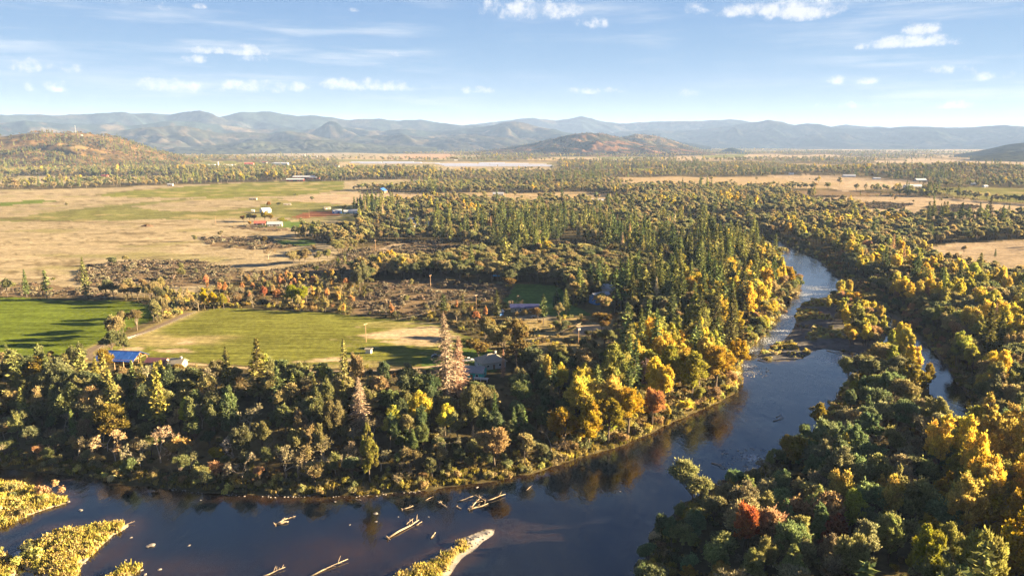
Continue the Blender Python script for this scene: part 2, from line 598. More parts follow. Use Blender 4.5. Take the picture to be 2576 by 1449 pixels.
# ---- land use, class by class: later entries lie on top of earlier ones
C_WOOD, C_TAN, C_GREEN, C_PINK, C_SHRUB, C_LAWN, C_SOIL, C_OPEN, C_BRIGHT, C_DIM, C_TILL = range(11)
LAND_V = [
    # left: the big dry field and what lies in it
    (C_TAN, [(-900, 482), (0, 478), (210, 475), (400, 467), (560, 462), (700, 457), (860, 457), (930, 452), (1060, 452), (1092, 462), (1000, 470), (880, 480), (1018, 485), (1092, 489), (1058, 512), (900, 520), (880, 545),
             (905, 572), (905, 586), (735, 592), (760, 606), (880, 622), (850, 640), (830, 655), (740, 668), (650, 690), (520, 722), (480, 742), (300, 748), (0, 744), (-900, 742)]),
    (C_SHRUB, [(-300, 725), (0, 718), (60, 712), (120, 716), (240, 730), (330, 740), (250, 748), (0, 744), (-300, 742)]),
    (C_GREEN, [(350, 477), (567, 463), (683, 457), (865, 457), (865, 478), (733, 493), (520, 497), (300, 497), (233, 491)]),
    (C_DIM, [(-300, 560), (33, 547), (200, 525), (433, 503), (550, 497), (700, 500), (840, 510), (820, 525), (745, 541), (600, 551), (433, 551), (200, 556), (0, 558)]),
    (C_TAN, [(420, 509), (560, 502), (690, 505), (640, 522), (520, 532), (400, 530), (330, 520)]),
    (C_BRIGHT, [(-200, 515), (0, 511), (90, 503), (150, 504), (110, 510), (0, 518), (-200, 524)]),
    (C_PINK, [(704, 503), (808, 488), (1018, 485), (1088, 489), (1058, 511), (898, 515), (734, 507)]),
    (C_DIM, [(690, 545), (730, 520), (800, 514), (900, 518), (880, 540), (760, 552)]),
    (C_SOIL, [(730, 548), (756, 539), (782, 533), (846, 533), (856, 541), (760, 549)]),
    (C_LAWN, [(640, 560), (720, 556), (800, 560), (830, 572), (740, 575), (660, 570)]),
    (C_DIM, [(840, 548), (900, 542), (905, 556), (860, 560)]),
    (C_LAWN, [(690, 608), (780, 604), (800, 614), (760, 620), (690, 618)]),
    (C_SHRUB, [(193, 695), (227, 667), (333, 657), (500, 655), (567, 671), (627, 685), (733, 675), (833, 658), (870, 668), (870, 700), (633, 704), (483, 720), (333, 729), (233, 722), (196, 712)]),
    (C_SHRUB, [(500, 600), (560, 595), (640, 595), (690, 600), (680, 612), (750, 618), (730, 627), (633, 630), (533, 619)]),
    (C_SHRUB, [(560, 572), (640, 566), (720, 575), (735, 582), (660, 580)]),
    (C_SHRUB, [(860, 642), (960, 612), (1075, 606), (1180, 622), (1262, 646), (1150, 662), (1000, 678), (870, 694), (838, 664)]),
    (C_PINK, [(950, 628), (985, 616), (1020, 613), (1022, 618), (985, 624), (1000, 646), (985, 648)]),
    (C_SHRUB, [(892, 745), (942, 705), (1092, 703), (1259, 716), (1293, 735), (1226, 758), (1126, 766), (1059, 793), (892, 788)]),
    (C_SHRUB, [(1359, 609), (1492, 613), (1530, 640), (1480, 652), (1375, 648)]),
    (C_LAWN, [(1300, 715), (1392, 716), (1420, 735), (1440, 770), (1510, 800), (1440, 806), (1376, 793), (1262, 764), (1285, 738)]),
    (C_OPEN, [(1300, 800), (1560, 792), (1620, 830), (1560, 880), (1480, 900), (1330, 880), (1290, 830)]),
    (C_PINK, [(1425, 822), (1500, 815), (1548, 836), (1510, 847), (1450, 842)]),
    (C_TAN, [(1282, 796), (1330, 792), (1420, 797), (1380, 806), (1300, 804)]),
    # the two green fields by the river
    (C_BRIGHT, [(-400, 742), (0, 746), (187, 755), (287, 755), (320, 758), (403, 771), (393, 805), (333, 821), (273, 855), (217, 878), (143, 895), (0, 900), (-400, 900)]),
    (C_GREEN, [(480, 787), (567, 775), (667, 780), (859, 788), (992, 805), (1119, 811), (1142, 835), (1190, 850), (1232, 880), (1200, 905), (1092, 915), (992, 922), (859, 928), (700, 926), (567, 916), (433, 910), (355, 905), (250, 886)]),
    (C_LAWN, [(1060, 900), (1150, 880), (1236, 880), (1262, 905), (1250, 935), (1150, 935), (1060, 925)]),
    # clearings in the middle woods
    (C_OPEN, [(1272, 503), (1326, 498), (1372, 513), (1330, 522), (1285, 521)]),
    (C_GREEN, [(1110, 455), (1200, 450), (1250, 455), (1180, 464)]),
    (C_GREEN, [(1520, 428), (1640, 426), (1700, 432), (1600, 436)]),
    # right of the river
    (C_PINK, [(1969, 511), (2009, 502), (2116, 496), (2236, 493), (2396, 498), (2502, 509), (2700, 522), (2700, 545), (2449, 548), (2316, 546), (2169, 538), (2156, 520), (2009, 516)]),
    (C_SHRUB, [(2140, 512), (2230, 509), (2300, 516), (2250, 527), (2160, 526)]),
    (C_SHRUB, [(2330, 522), (2420, 515), (2470, 520), (2420, 536), (2340, 540)]),
    (C_SHRUB, [(1960, 484), (2080, 478), (2200, 484), (2330, 489), (2200, 494), (2000, 500)]),
    (C_PINK, [(1929, 443), (2001, 442), (2102, 444), (2200, 452), (2316, 456), (2342, 466), (2316, 480), (2182, 476), (2129, 483), (2076, 472), (2142, 459), (2036, 458), (1977, 453)]),
    (C_DIM, [(2342, 479), (2450, 470), (2700, 480), (2700, 518), (2502, 506), (2400, 492)]),
    (C_PINK, [(2142, 404), (2289, 402), (2900, 396), (2900, 420), (2576, 415), (2342, 412), (2200, 407)]),
    (C_PINK, [(2300, 615), (2396, 600), (2800, 592), (2900, 700), (2560, 690), (2480, 676), (2400, 657), (2342, 642)]),
    # far left and far middle plain
    (C_TAN, [(-300, 462), (0, 456), (60, 443), (400, 446), (560, 449), (380, 459), (240, 459), (0, 470), (-300, 474)]),
    (C_TAN, [(-100, 405), (20, 405), (100, 408), (128, 413), (80, 419), (-100, 420)]),
    (C_GREEN, [(200, 428), (250, 419), (340, 417), (515, 408), (655, 413), (715, 418), (875, 424), (880, 434), (715, 428), (595, 428), (515, 423), (380, 426)]),
    (C_TAN, [(380, 380), (515, 375), (875, 381), (1015, 385), (1030, 396), (815, 396), (695, 391), (595, 395), (440, 391)]),
    (C_TILL, [(999, 393), (1060, 388), (1139, 390), (1130, 397), (1010, 398)]),
    (C_TAN, [(1230, 411), (1400, 411), (1410, 416), (1240, 417)]),
    (C_TAN, [(855, 409), (1080, 409), (1400, 413), (1410, 428), (1250, 432), (1000, 428), (850, 424)]),
    (C_GREEN, [(1690, 414), (1830, 410), (1850, 415), (1700, 419)]),
    (C_GREEN, [(1790, 390), (1880, 388), (1870, 396), (1780, 398)]),
]
LAND = [(c, GP(p, 0.0)) for c, p in LAND_V]
ROAD_V = [(478, 787), (420, 812), (367, 835), (325, 848), (283, 859), (252, 870), (233, 878), (221, 886), (219, 893), (226, 899), (248, 905), (275, 910)]
ROAD = smooth_poly(GP(ROAD_V), False, 2)
TRACK2 = smooth_poly(GP([(420, 912), (480, 916), (560, 922), (700, 932), (859, 936), (1000, 930), (1100, 922), (1165, 912)]), False, 2)
BASE = {
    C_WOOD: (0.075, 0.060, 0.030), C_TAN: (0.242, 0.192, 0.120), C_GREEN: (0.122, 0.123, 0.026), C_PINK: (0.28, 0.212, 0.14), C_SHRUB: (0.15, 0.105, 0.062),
    C_LAWN: (0.085, 0.125, 0.03), C_SOIL: (0.20, 0.085, 0.045), C_OPEN: (0.22, 0.165, 0.075), C_BRIGHT: (0.088, 0.112, 0.016), C_DIM: (0.132, 0.126, 0.042), C_TILL: (0.30, 0.185, 0.11),
}


def land_class(X, Y, wob=1.0):
    r = np.hypot(X, Y)
    wx = X + (fbm(X / 14, Y / 14, 31, 3) - .5) * np.clip(r * .008, 2, 40) * wob
    wy = Y + (fbm(X / 14, Y / 14, 47, 3) - .5) * np.clip(r * .014, 2, 90) * wob
    c = np.zeros(X.shape, np.int32)
    for k, p in LAND:
        c[inside(wx, wy, p)] = k
    return c


def clearing(X, Y):
    # dry openings that break up the woods beyond the first kilometre
    r = np.hypot(X, Y)
    return sstep(.555, .60, fbm(X / 420, Y / 640, 191, 3)) * sstep(1050, 1350, r) * sstep(-.20, -.08, X / np.maximum(Y, 1.0))


# ---------------------------------------------------------------- ground sheet
deps = np.concatenate([np.arange(40.0, 1.0, -0.08)])
rr = CAM_H / np.tan(np.radians(deps))
rr = np.concatenate([[0.05, 40, 80], rr, np.geomspace(rr[-1] * 1.03, 22000, 52)])
th = np.concatenate([np.arange(-180, -62, 6.0), np.arange(-62, -37.5, 0.5), np.arange(-37.5, 37.5, 0.11), np.arange(37.5, 62, 0.5), np.arange(62, 180, 6.0)])
nr, nt = len(rr), len(th)
TH, RR = np.meshgrid(np.radians(th), rr)
GX, GY = (np.sin(TH) * RR).ravel(), (np.cos(TH) * RR).ravel()
gsd = shore_sd(GX, GY)
gz = height(GX, GY, gsd)
gc = land_class(GX, GY)
base = np.array([BASE[k] for k in range(11)])
col = base[gc].copy()
# woodland floor: dry grass gaps and leaf litter
w = gc == C_WOOD
n1 = fbm(GX / 30, GY / 30, 61, 4)
n2 = fbm(GX / 260, GY / 260, 71, 3)
lit = np.array([0.16, 0.12, 0.055])
k = (sstep(.5, .68, n1) * .7)[:, None]
col[w] = (col * (1 - k) + lit * k)[w]
# the far plain is a patchwork of dry fields and woods
far = sstep(2600, 4200, RR.ravel())
pat = sstep(.50, .56, fbm(GX / 700, GY / 420, 81, 3))
fld = np.where((fbm(GX / 500, GY / 300, 83, 2) > .5)[:, None], np.array([0.29, 0.215, 0.12]), np.array([0.16, 0.16, 0.06]))
k = (far * pat * .8 * w)[:, None]
col = col * (1 - k) + fld * k
k = (clearing(GX, GY) * w)[:, None]
col = col * (1 - k) + np.array([0.27, 0.20, 0.115]) * k
# swathes in the fields: drier and greener stretches, mown rows, trodden hollows
rowx = .55 * fbm(GX / 60, GY / 9, 91, 3) + .45 * fbm(GX / 16 + GY / 60, GY / 3.2, 93, 3)
for cls, amt in ((C_TAN, .40), (C_PINK, .34), (C_GREEN, .40), (C_DIM, .42), (C_BRIGHT, .34), (C_OPEN, .4), (C_LAWN, .3)):
    mm = gc == cls
    f = 1 + (rowx - .5) * 2 * amt + (n2 - .5) * amt
    col[mm] *= f[mm][:, None]
# dry grass patches inside the greens, green hollows inside the tans
dry = np.array([0.31, 0.235, 0.12])
mg = (gc == C_GREEN) | (gc == C_DIM)
k = (sstep(.56, .74, fbm(GX / 55, GY / 30, 101, 3)) * .55 * mg)[:, None]
col = col * (1 - k) + dry * k
grn = np.array([0.16, 0.15, 0.05])
mt = gc == C_TAN
k = (sstep(.56, .72, fbm(GX / 90, GY / 38, 103, 4)) * .6 * mt)[:, None]
col = col * (1 - k) + grn * k
vein = np.abs(fbm(GX / 75 + n1 * .8, GY / 28, 107, 3) - .5)
k = ((1 - sstep(0.006, .040, vein)) * .8 * mt * sstep(.40, .5, n2 * .6 + n1 * .4) * (RR.ravel() < 1500))[:, None]
col = col * (1 - k) + np.array([0.12, 0.09, 0.05]) * k
# ditch and field edges drawn as dark lines in the photograph
DITCH = [GP([(-200, 486), (0, 485), (100, 487), (185, 490), (240, 493)]), GP([(0, 548), (120, 556), (300, 561), (470, 567)]), GP([(233, 492), (320, 481), (420, 472)])]
dd = np.full(GX.shape, 1e9)
nearm = (RR.ravel() < 2300) & (RR.ravel() > 500)
for p in DITCH:
    dd[nearm] = np.minimum(dd[nearm], edge_dist(GX[nearm], GY[nearm], [p], False))
k = ((1 - sstep(2, 9, dd)) * .7)[:, None]
col = col * (1 - k) + np.array([0.10, 0.07, 0.035]) * k
# bleached dry stretches in the green field, ragged and streaked
for vx_, vy_, hw_, hh_ in ((1075, 847, 120, 24), (965, 845, 60, 12), (470, 862, 34, 6), (440, 882, 40, 7), (330, 878, 26, 5), (820, 905, 70, 6)):
    cx_, cy_ = G(vx_, vy_)
    ax_ = abs(G(vx_ + hw_, vy_)[0] - cx_)
    ay_ = abs(G(vx_, vy_ - hh_)[1] - cy_)
    q_ = ((GX - cx_) / ax_) ** 2 + ((GY - cy_) / ay_) ** 2
    kk_ = sstep(.25, .75, np.exp(-q_) + (fbm(GX / 14, GY / 5, 117, 4) - .5) * 1.5) * (q_ < 4) * (gc == C_GREEN)
    col = col * (1 - .9 * kk_[:, None]) + np.array([0.36, 0.265, 0.165]) * .9 * kk_[:, None]
# banks and bars
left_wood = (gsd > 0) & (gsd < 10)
isl_id = np.zeros(GX.shape, np.int32)
for i, (kk, p) in enumerate(ISLANDS.items()):
    isl_id[inside(GX, GY, p) & (gsd > -1)] = i + 1
grassy = np.array([0.24, 0.18, 0.045])
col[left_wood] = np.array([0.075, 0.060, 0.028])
col[isl_id > 1] = grassy
gravel_grey = np.array([0.105, 0.095, 0.088])
gi = isl_id == 1
gk = sstep(.40, .52, fbm(GX / 16, GY / 16, 111, 3))[:, None]
col[gi] = (gravel_grey * gk + np.array([0.17, 0.15, 0.05]) * (1 - gk))[gi]
bar = isl_id == 6
sdb = np.clip(gsd, 0, 99)
tip = np.array(G(1225, 1345, ZW))
kb = np.clip(1 - sstep(.8, 2.2, sdb) + (1 - sstep(4, 10, np.hypot(GX - tip[0], GY - tip[1]))), 0, 1)[:, None]
col[bar] = (np.array([0.27, 0.24, 0.21]) * kb + np.array([0.20, 0.165, 0.05]) * (1 - kb))[bar]
shore = (gsd > -2) & (gsd < 1.6) & (isl_id > 1) & (isl_id < 6)
col[shore] = np.array([0.40, 0.33, 0.24])
sh_r = (gsd > -1) & (gsd < 2.5) & (isl_id == 0) & inside(GX, GY, RIGHT_LAND)
col[sh_r] = np.array([0.12, 0.10, 0.07])
col[gsd < -1] = np.array([0.10, 0.06, 0.03])
# darker verge beside the lane
dl = edge_dist(GX[nearm | (RR.ravel() < 600)], GY[nearm | (RR.ravel() < 600)], [ROAD], False)
tmp = np.full(GX.shape, 99.0)
tmp[nearm | (RR.ravel() < 600)] = dl
k = ((1 - sstep(2.5, 8, tmp)) * .7)[:, None]
col = col * (1 - k) + np.array([0.24, 0.19, 0.08]) * k
idx = np.arange(nr * nt).reshape(nr, nt)
nx = np.roll(idx, -1, 1)
quads = np.stack([idx[:-1], nx[:-1], nx[1:], idx[1:]], -1).reshape(-1, 4)[:, ::-1]
mt_, t, out = mat_new('ground_cover')
b = t.new('ShaderNodeBsdfDiffuse')
at = t.new('ShaderNodeAttribute', attribute_type='GEOMETRY', attribute_name='base')
ge = t.new('ShaderNodeNewGeometry')
na = t.noise(ge.outputs['Position'], 0.35, 6, 0.62)
nb = t.noise(ge.outputs['Position'], 0.045, 5, 0.6)
f = t.m('MULTIPLY', t.ramp(na, .3, .7, .68, 1.32, False), t.ramp(nb, .3, .7, .82, 1.18, False))
arow = t.new('ShaderNodeAttribute', attribute_type='GEOMETRY', attribute_name='row')
mpr = t.new('ShaderNodeMapping')
mpr.inputs['Rotation'].default_value = (0, 0, R(5))
mpr.inputs['Scale'].default_value = (0.035, 0.42, 1.0)
t.l.new(ge.outputs['Position'], mpr.inputs[0])
stk = t.ramp(t.noise(mpr.outputs[0], 1.0, 5, 0.65), .32, .68, -.34, .34, False)
f = t.m('MULTIPLY', f, t.m('ADD', 1.0, t.m('MULTIPLY', stk, arow.outputs['Fac'])))
mul = t.new('ShaderNodeVectorMath', operation='SCALE')
t.l.new(at.outputs['Color'], mul.inputs[0])
t.l.new(f, mul.inputs['Scale'])
t.l.new(mul.outputs[0], b.inputs[0])
bp = t.new('ShaderNodeBump')
bp.inputs['Strength'].default_value = 0.5
bp.inputs['Distance'].default_value = 0.5
t.l.new(na, bp.inputs['Height'])
t.l.new(bp.outputs[0], b.inputs['Normal'])
t.l.new(b.outputs[0], out.inputs[0])
ground = obj('ground', mesh_np('ground', np.stack([GX, GY, gz], 1), [quads], [mt_], smooth=True, attrs={'base': col, 'row': np.isin(gc, (C_TAN, C_GREEN, C_PINK, C_BRIGHT, C_DIM, C_LAWN, C_TILL)).astype(np.float32)}))
ground['kind'] = 'structure'

# ---------------------------------------------------------------- river
FOAM_V = [(1900, 885, 26, 12), (1935, 858, 34, 14), (1965, 832, 26, 14), (1985, 800, 16, 20), (2120, 720, 40, 8), (2290, 838, 20, 10), (2120, 905, 60, 10), (2350, 915, 18, 8), (1995, 700, 0, 0), (2030, 742, 40, 8), (2000, 760, 22, 8), (55, 1390, 22, 16), (30, 1410, 20, 14),
          (1880, 925, 18, 10), (1890, 1150, 22, 8), (1985, 735, 26, 7), (2060, 725, 40, 6)]
wm = gsd < 4.0
wm = wm & (GY > 90) & (GY < 1450) & (GX > -420) & (GX < 900)
qk = quads[wm[quads].all(1)]
used = np.unique(qk)
remap = np.full(nr * nt, -1)
remap[used] = np.arange(len(used))
wx, wy, wsd = GX[used], GY[used], gsd[used]
foam = np.zeros(len(used))
for fx, fy, hw, hh in FOAM_V:
    if hw == 0:
        continue
    cx, cy = G(fx, fy, ZW)
    ax = abs(G(fx + hw, fy, ZW)[0] - cx)
    ay = abs(G(fx, fy - hh, ZW)[1] - cy)
    foam = np.maximum(foam, np.exp(-(((wx - cx) / ax) ** 2 + ((wy - cy) / ay) ** 2)))
shal = 1 - sstep(0, 6, -wsd + (fbm(wx / 12, wy / 12, 7, 3) - .5) * 6)
for sx, sy, hw, hh in ((860, 1400, 190, 60), (260, 1400, 90, 60), (1330, 1340, 170, 40), (450, 1440, 180, 40), (1000, 1330, 130, 25)):
    cx, cy = G(sx, sy, ZW)
    ax = abs(G(sx + hw, sy, ZW)[0] - cx)
    ay = abs(G(sx, sy - hh, ZW)[1] - cy)
    shal = np.maximum(shal, .75 * np.exp(-(((wx - cx) / ax) ** 2 + ((wy - cy) / ay) ** 2)) * (.5 + fbm(wx / 9, wy / 5, 9, 3)))
mw, t, out = mat_new('river_water')
b = t.new('ShaderNodeBsdfPrincipled')
ash = t.new('ShaderNodeAttribute', attribute_type='GEOMETRY', attribute_name='shallow')
afo = t.new('ShaderNodeAttribute', attribute_type='GEOMETRY', attribute_name='foam')
ge = t.new('ShaderNodeNewGeometry')
mp = t.new('ShaderNodeMapping')
mp.inputs['Rotation'].default_value = (0, 0, R(35))
mp.inputs['Scale'].default_value = (1.0, 0.45, 1.0)
t.l.new(ge.outputs['Position'], mp.inputs[0])
r1 = t.noise(mp.outputs[0], 0.9, 4, 0.6)
r2 = t.noise(mp.outputs[0], 0.09, 3, 0.5)
r3 = t.noise(mp.outputs[0], 0.32, 3, 0.55)
wind = t.ramp(t.noise(mp.outputs[0], 0.022, 4, 0.6), .38, .62)
bed = t.noise(ge.outputs['Position'], 0.5, 5, 0.65)
shv = t.m('MULTIPLY', ash.outputs['Fac'], t.ramp(bed, .3, .7, .55, 1.3, False), clamp=True)
c = t.mix(shv, (0.0016, 0.0036, 0.007, 1), (0.024, 0.013, 0.0065, 1))
fo = t.m('MULTIPLY', afo.outputs['Fac'], t.ramp(t.noise(mp.outputs[0], 1.6, 5, 0.7), .46, .62), clamp=True)
c = t.mix(t.m('MULTIPLY', fo, 0.8), c, (0.62, 0.64, 0.68, 1))
t.l.new(c, b.inputs['Base Color'])
b.inputs['IOR'].default_value = 1.40
b.inputs['Specular IOR Level'].default_value = 0.9
t.l.new(t.m('ADD', t.m('MULTIPLY', fo, 0.5), t.m('ADD', 0.06, t.m('MULTIPLY', wind, 0.16))), b.inputs['Roughness'])
hgt = t.m('ADD', t.m('MULTIPLY', r1, t.m('ADD', 0.22, t.m('MULTIPLY', afo.outputs['Fac'], 0.8))), t.m('ADD', t.m('MULTIPLY', r2, 1.0), t.m('MULTIPLY', r3, t.m('ADD', .25, t.m('MULTIPLY', wind, .8)))))
bp = t.new('ShaderNodeBump')
bp.inputs['Strength'].default_value = 0.55
bp.inputs['Distance'].default_value = 0.40
t.l.new(hgt, bp.inputs['Height'])
t.l.new(bp.outputs[0], b.inputs['Normal'])
t.l.new(b.outputs[0], out.inputs[0])
river = obj('river', mesh_np('river', np.stack([wx, wy, np.full(len(used), ZW)], 1), [remap[qk]], [mw], smooth=True, attrs={'shallow': shal, 'foam': foam}))
river['kind'] = 'structure'


# ---------------------------------------------------------------- lane and track
def ribbon(name, path, width, lift, mat):
    p = np.array(path)
    out_, prev = [], None
    seg = [p[0]]
    for a, b_ in zip(p[:-1], p[1:]):
        n = max(1, int(np.hypot(*(b_ - a)) / 2.5))
        for i in range(1, n + 1):
            seg.append(a + (b_ - a) * i / n)
    p = np.array(seg)
    d = np.gradient(p, axis=0)
    d /= np.linalg.norm(d, axis=1)[:, None] + 1e-9
    nrm = np.stack([-d[:, 1], d[:, 0]], 1)
    V, F = [], []
    offs = np.array([-1, -.55, -.15, .15, .55, 1]) * width / 2
    for o_ in offs:
        q = p + nrm * o_
        V.append(np.stack([q[:, 0], q[:, 1], height(q[:, 0], q[:, 1]) + lift], 1))
    n = len(p)
    V = np.concatenate(V)
    for j in range(len(offs) - 1):
        i = np.arange(n - 1)
        F.append(np.stack([j * n + i, j * n + i + 1, (j + 1) * n + i + 1, (j + 1) * n + i], 1))
    o = obj(name, mesh_np(name, V, [np.concatenate(F)[:, ::-1]], [mat], smooth=True))
    o['kind'] = 'structure'
    return o


M['lane'] = mat_plain('lane_gravel', (0.16, 0.118, 0.08), 0.95, var=0.25, scale=0.6, spec=0.05)
M['track'] = mat_plain('track_dirt', (0.33, 0.24, 0.14), 0.95, var=0.3, scale=0.5, spec=0.05)
ribbon('gravel_lane', ROAD, 4.4, 0.12, M['lane'])
ribbon('dirt_track', TRACK2, 2.6, 0.10, M['track'])


# ---------------------------------------------------------------- hills and mountains from their ridge lines
def ridge(name, dist, pts, depth_f, depth_b, colr, seed, rough=.35, base_z=-6, colr2=None, wsc=.7, nu=640, nv=72, mix_scale=1.0):
    """pts: the skyline as pixels; its points stand `dist` metres away"""
    a = np.array([math.atan2(*ray(x, y)[:2]) for x, y in pts])
    hgt = np.array([CAM_H + dist * ray(x, y)[2] / math.hypot(*ray(x, y)[:2]) for x, y in pts])
    u = np.linspace(a[0], a[-1], nu)
    hh = np.interp(u, a, hgt)
    ker = np.hanning(9)
    ker /= ker.sum()
    hp = np.convolve(np.pad(hh, 4, mode='edge'), ker, 'valid')
    s = np.concatenate([np.linspace(-1, 0, nv * 2 // 3, endpoint=False), np.linspace(0, 1, nv // 3)])
    U, S = np.meshgrid(u, s)
    Rr = dist + np.where(S < 0, S * depth_f, S * depth_b)
    X, Y = np.sin(U) * Rr, np.cos(U) * Rr
    prof = np.where(S < 0, np.clip(1 + S, 0, 1) ** 1.35, np.cos(np.clip(S, 0, 1) * math.pi / 2) ** 1.2)
    sc = max(hp.max(), 60) * 2.2 * wsc
    # spurs and gullies run down from the ridge
    gul = np.abs(fbm(U * dist / sc + 3 * S, S * depth_f / sc * .9, seed, 4) - .5) * 2
    lump = fbm(X / (sc * 1.4), Y / (sc * 1.4), seed + 9, 4) - .5
    k = np.clip(-S * 3.0, 0, 1) * (S < 0) * np.clip((1 + S) * 4, 0, 1)
    top = hp[None, :]
    Z = base_z + (top - base_z) * prof * (1 + k * ((gul - .35) * rough * 2.1 + lump * rough * 1.8))
    Z += (fbm(X / (sc * .22), Y / (sc * .22), seed + 4, 3) - .5) * (top - base_z) * .07 * np.clip(prof * 3, 0, 1)
    c = np.array(colr)[None, None] * (0.8 + .4 * fbm(X / (sc * .5), Y / (sc * .5), seed + 20, 3)[..., None])
    if colr2 is not None:
        kk = sstep(.52, .62, fbm(X / (sc * .35 * mix_scale), Y / (sc * .35 * mix_scale), seed + 30, 4))[..., None]
        c = c * (1 - kk) + np.array(colr2) * kk
    n_, m_ = U.shape
    ii = np.arange(n_ * m_).reshape(n_, m_)
    q = np.stack([ii[:-1, :-1], ii[:-1, 1:], ii[1:, 1:], ii[1:, :-1]], -1).reshape(-1, 4)[:, ::-1]
    o = obj(name, mesh_np(name, np.stack([X.ravel(), Y.ravel(), Z.ravel()], 1), [q], [M['slope']], smooth=True, attrs={'base': c.reshape(-1, 3)}))
    o['kind'] = 'structure'
    return (X, Y, Z)


ms, t, out = mat_new('slope_cover')
b = t.new('ShaderNodeBsdfDiffuse')
at = t.new('ShaderNodeAttribute', attribute_type='GEOMETRY', attribute_name='base')
ge = t.new('ShaderNodeNewGeometry')
n_a = t.noise(ge.outputs['Position'], 0.012, 6, 0.68)
n_b = t.noise(ge.outputs['Position'], 0.0022, 4, 0.6)
f = t.m('MULTIPLY', t.ramp(n_a, .36, .64, .45, 1.6, False), t.ramp(n_b, .3, .7, .75, 1.25, False))
mul = t.new('ShaderNodeVectorMath', operation='SCALE')
t.l.new(at.outputs['Color'], mul.inputs[0])
t.l.new(f, mul.inputs['Scale'])
t.l.new(mul.outputs[0], b.inputs[0])
t.l.new(b.outputs[0], out.inputs[0])
M['slope'] = ms

FOREST, SCRUB, DRYH = (0.014, 0.020, 0.017), (0.030, 0.029, 0.022), (0.058, 0.047, 0.032)
ridge('mountain_range', 14500, [(1000, 330), (1150, 318), (1200, 313), (1260, 306), (1300, 301), (1340, 297), (1400, 303), (1430, 300), (1462, 293), (1500, 303), (1560, 312), (1640, 306), (1700, 307), (1760, 304), (1840, 300), (1900, 309), (1990, 318),
      (2090, 320), (2130, 314), (2170, 318), (2240, 322), (2320, 319), (2400, 322), (2480, 320), (2576, 323), (2750, 318)], 1500, 1000, FOREST, 201, .7, colr2=(0.06, 0.05, 0.035))
ridge('mountain_range', 12000, [(-700, 300), (-300, 296), (-100, 292), (0, 291), (80, 287), (150, 291), (220, 288), (300, 287), (380, 286), (430, 289), (470, 287), (510, 291), (545, 295), (575, 290), (600, 285), (640, 281), (680, 283), (710, 286), (750, 292), (790, 291),
      (870, 301), (950, 299), (1000, 304), (1060, 302), (1100, 309), (1160, 316), (1200, 315), (1250, 323), (1320, 332), (1420, 348), (1500, 362)], 2200, 1500, FOREST, 211, .85, colr2=SCRUB)
ridge('mountain_range', 12800, [(1480, 345), (1560, 332), (1640, 328), (1720, 330), (1800, 322), (1870, 311), (1935, 303), (1970, 308), (2000, 315), (2030, 312), (2060, 313), (2100, 321), (2150, 324), (2200, 324), (2300, 318), (2350, 322), (2400, 323), (2440, 322), (2480, 317), (2530, 314), (2576, 319),
      (2700, 316), (3000, 322)], 2200, 1000, FOREST, 221, .85, colr2=SCRUB)
ridge('foothills', 10200, [(-700, 318), (-300, 314), (-100, 316), (0, 310), (60, 305), (130, 311), (200, 314), (260, 311), (330, 318), (380, 312), (430, 305), (480, 307), (520, 311), (600, 320), (650, 327), (700, 323), (760, 330), (830, 319), (900, 324), (960, 330), (1020, 326), (1100, 331), (1180, 325), (1240, 315), (1268, 309),
      (1290, 306), (1315, 309), (1345, 317), (1400, 329), (1450, 338), (1520, 352)], 1800, 1200, FOREST, 231, .9, colr2=DRYH)
ridge('foothills', 8900, [(-700, 342), (-200, 338), (0, 340), (100, 336), (200, 334), (300, 330), (360, 322), (430, 317), (480, 321), (520, 330), (560, 336), (620, 333), (680, 338), (720, 330), (760, 334), (830, 350), (900, 345), (960, 340), (1020, 345), (1080, 352), (1120, 345), (1180, 340), (1240, 345), (1330, 352), (1400, 360), (1470, 366)],
      1200, 800, (0.030, 0.030, 0.020), 241, .85, colr2=DRYH, mix_scale=.6)
ridge('low_hills', 7900, [(440, 372), (500, 370), (560, 363), (640, 355), (690, 358), (730, 357), (780, 351), (840, 354), (880, 360), (960, 366), (1040, 368), (1100, 372)], 1100, 700, (0.035, 0.038, 0.022), 251, .5, colr2=SCRUB)
ridge('low_hills', 9000, [(1650, 368), (1700, 362), (1722, 359), (1750, 363), (1790, 369)], 700, 500, FOREST, 257, .4)
h_mid_b = ridge('wooded_hill', 7100, [(1470, 372), (1530, 352), (1565, 346), (1598, 338), (1640, 341), (1680, 351), (1720, 364), (1760, 376), (1800, 386)], 1100, 700, (0.04, 0.034, 0.018), 261, .4, colr2=(0.12, 0.08, 0.04), nu=260)
h_mid = ridge('bare_topped_hill', 6200, [(1080, 391), (1150, 386), (1250, 376), (1340, 361), (1400, 348), (1440, 338), (1480, 335), (1520, 337), (1560, 347), (1610, 360), (1680, 371), (1750, 381), (1800, 388)], 1300, 700, (0.026, 0.024, 0.015), 271, .5, colr2=(0.12, 0.064, 0.034), nu=320)
h_cone = ridge('low_hills', 6900, [(1790, 386), (1812, 381), (1830, 374), (1842, 372), (1856, 376), (1875, 382), (1900, 387)], 420, 300, FOREST, 281, .3, nu=90)
h_right = ridge('low_hills', 6000, [(2400, 390), (2440, 384), (2490, 375), (2530, 365), (2560, 361), (2620, 357), (2750, 352), (2950, 366)], 900, 600, (0.035, 0.037, 0.022), 291, .3, nu=160)
h_right2 = ridge('low_hills', 4800, [(2440, 396), (2500, 388), (2560, 382), (2640, 378), (2800, 386)], 500, 400, (0.04, 0.04, 0.022), 295, .3, nu=90)
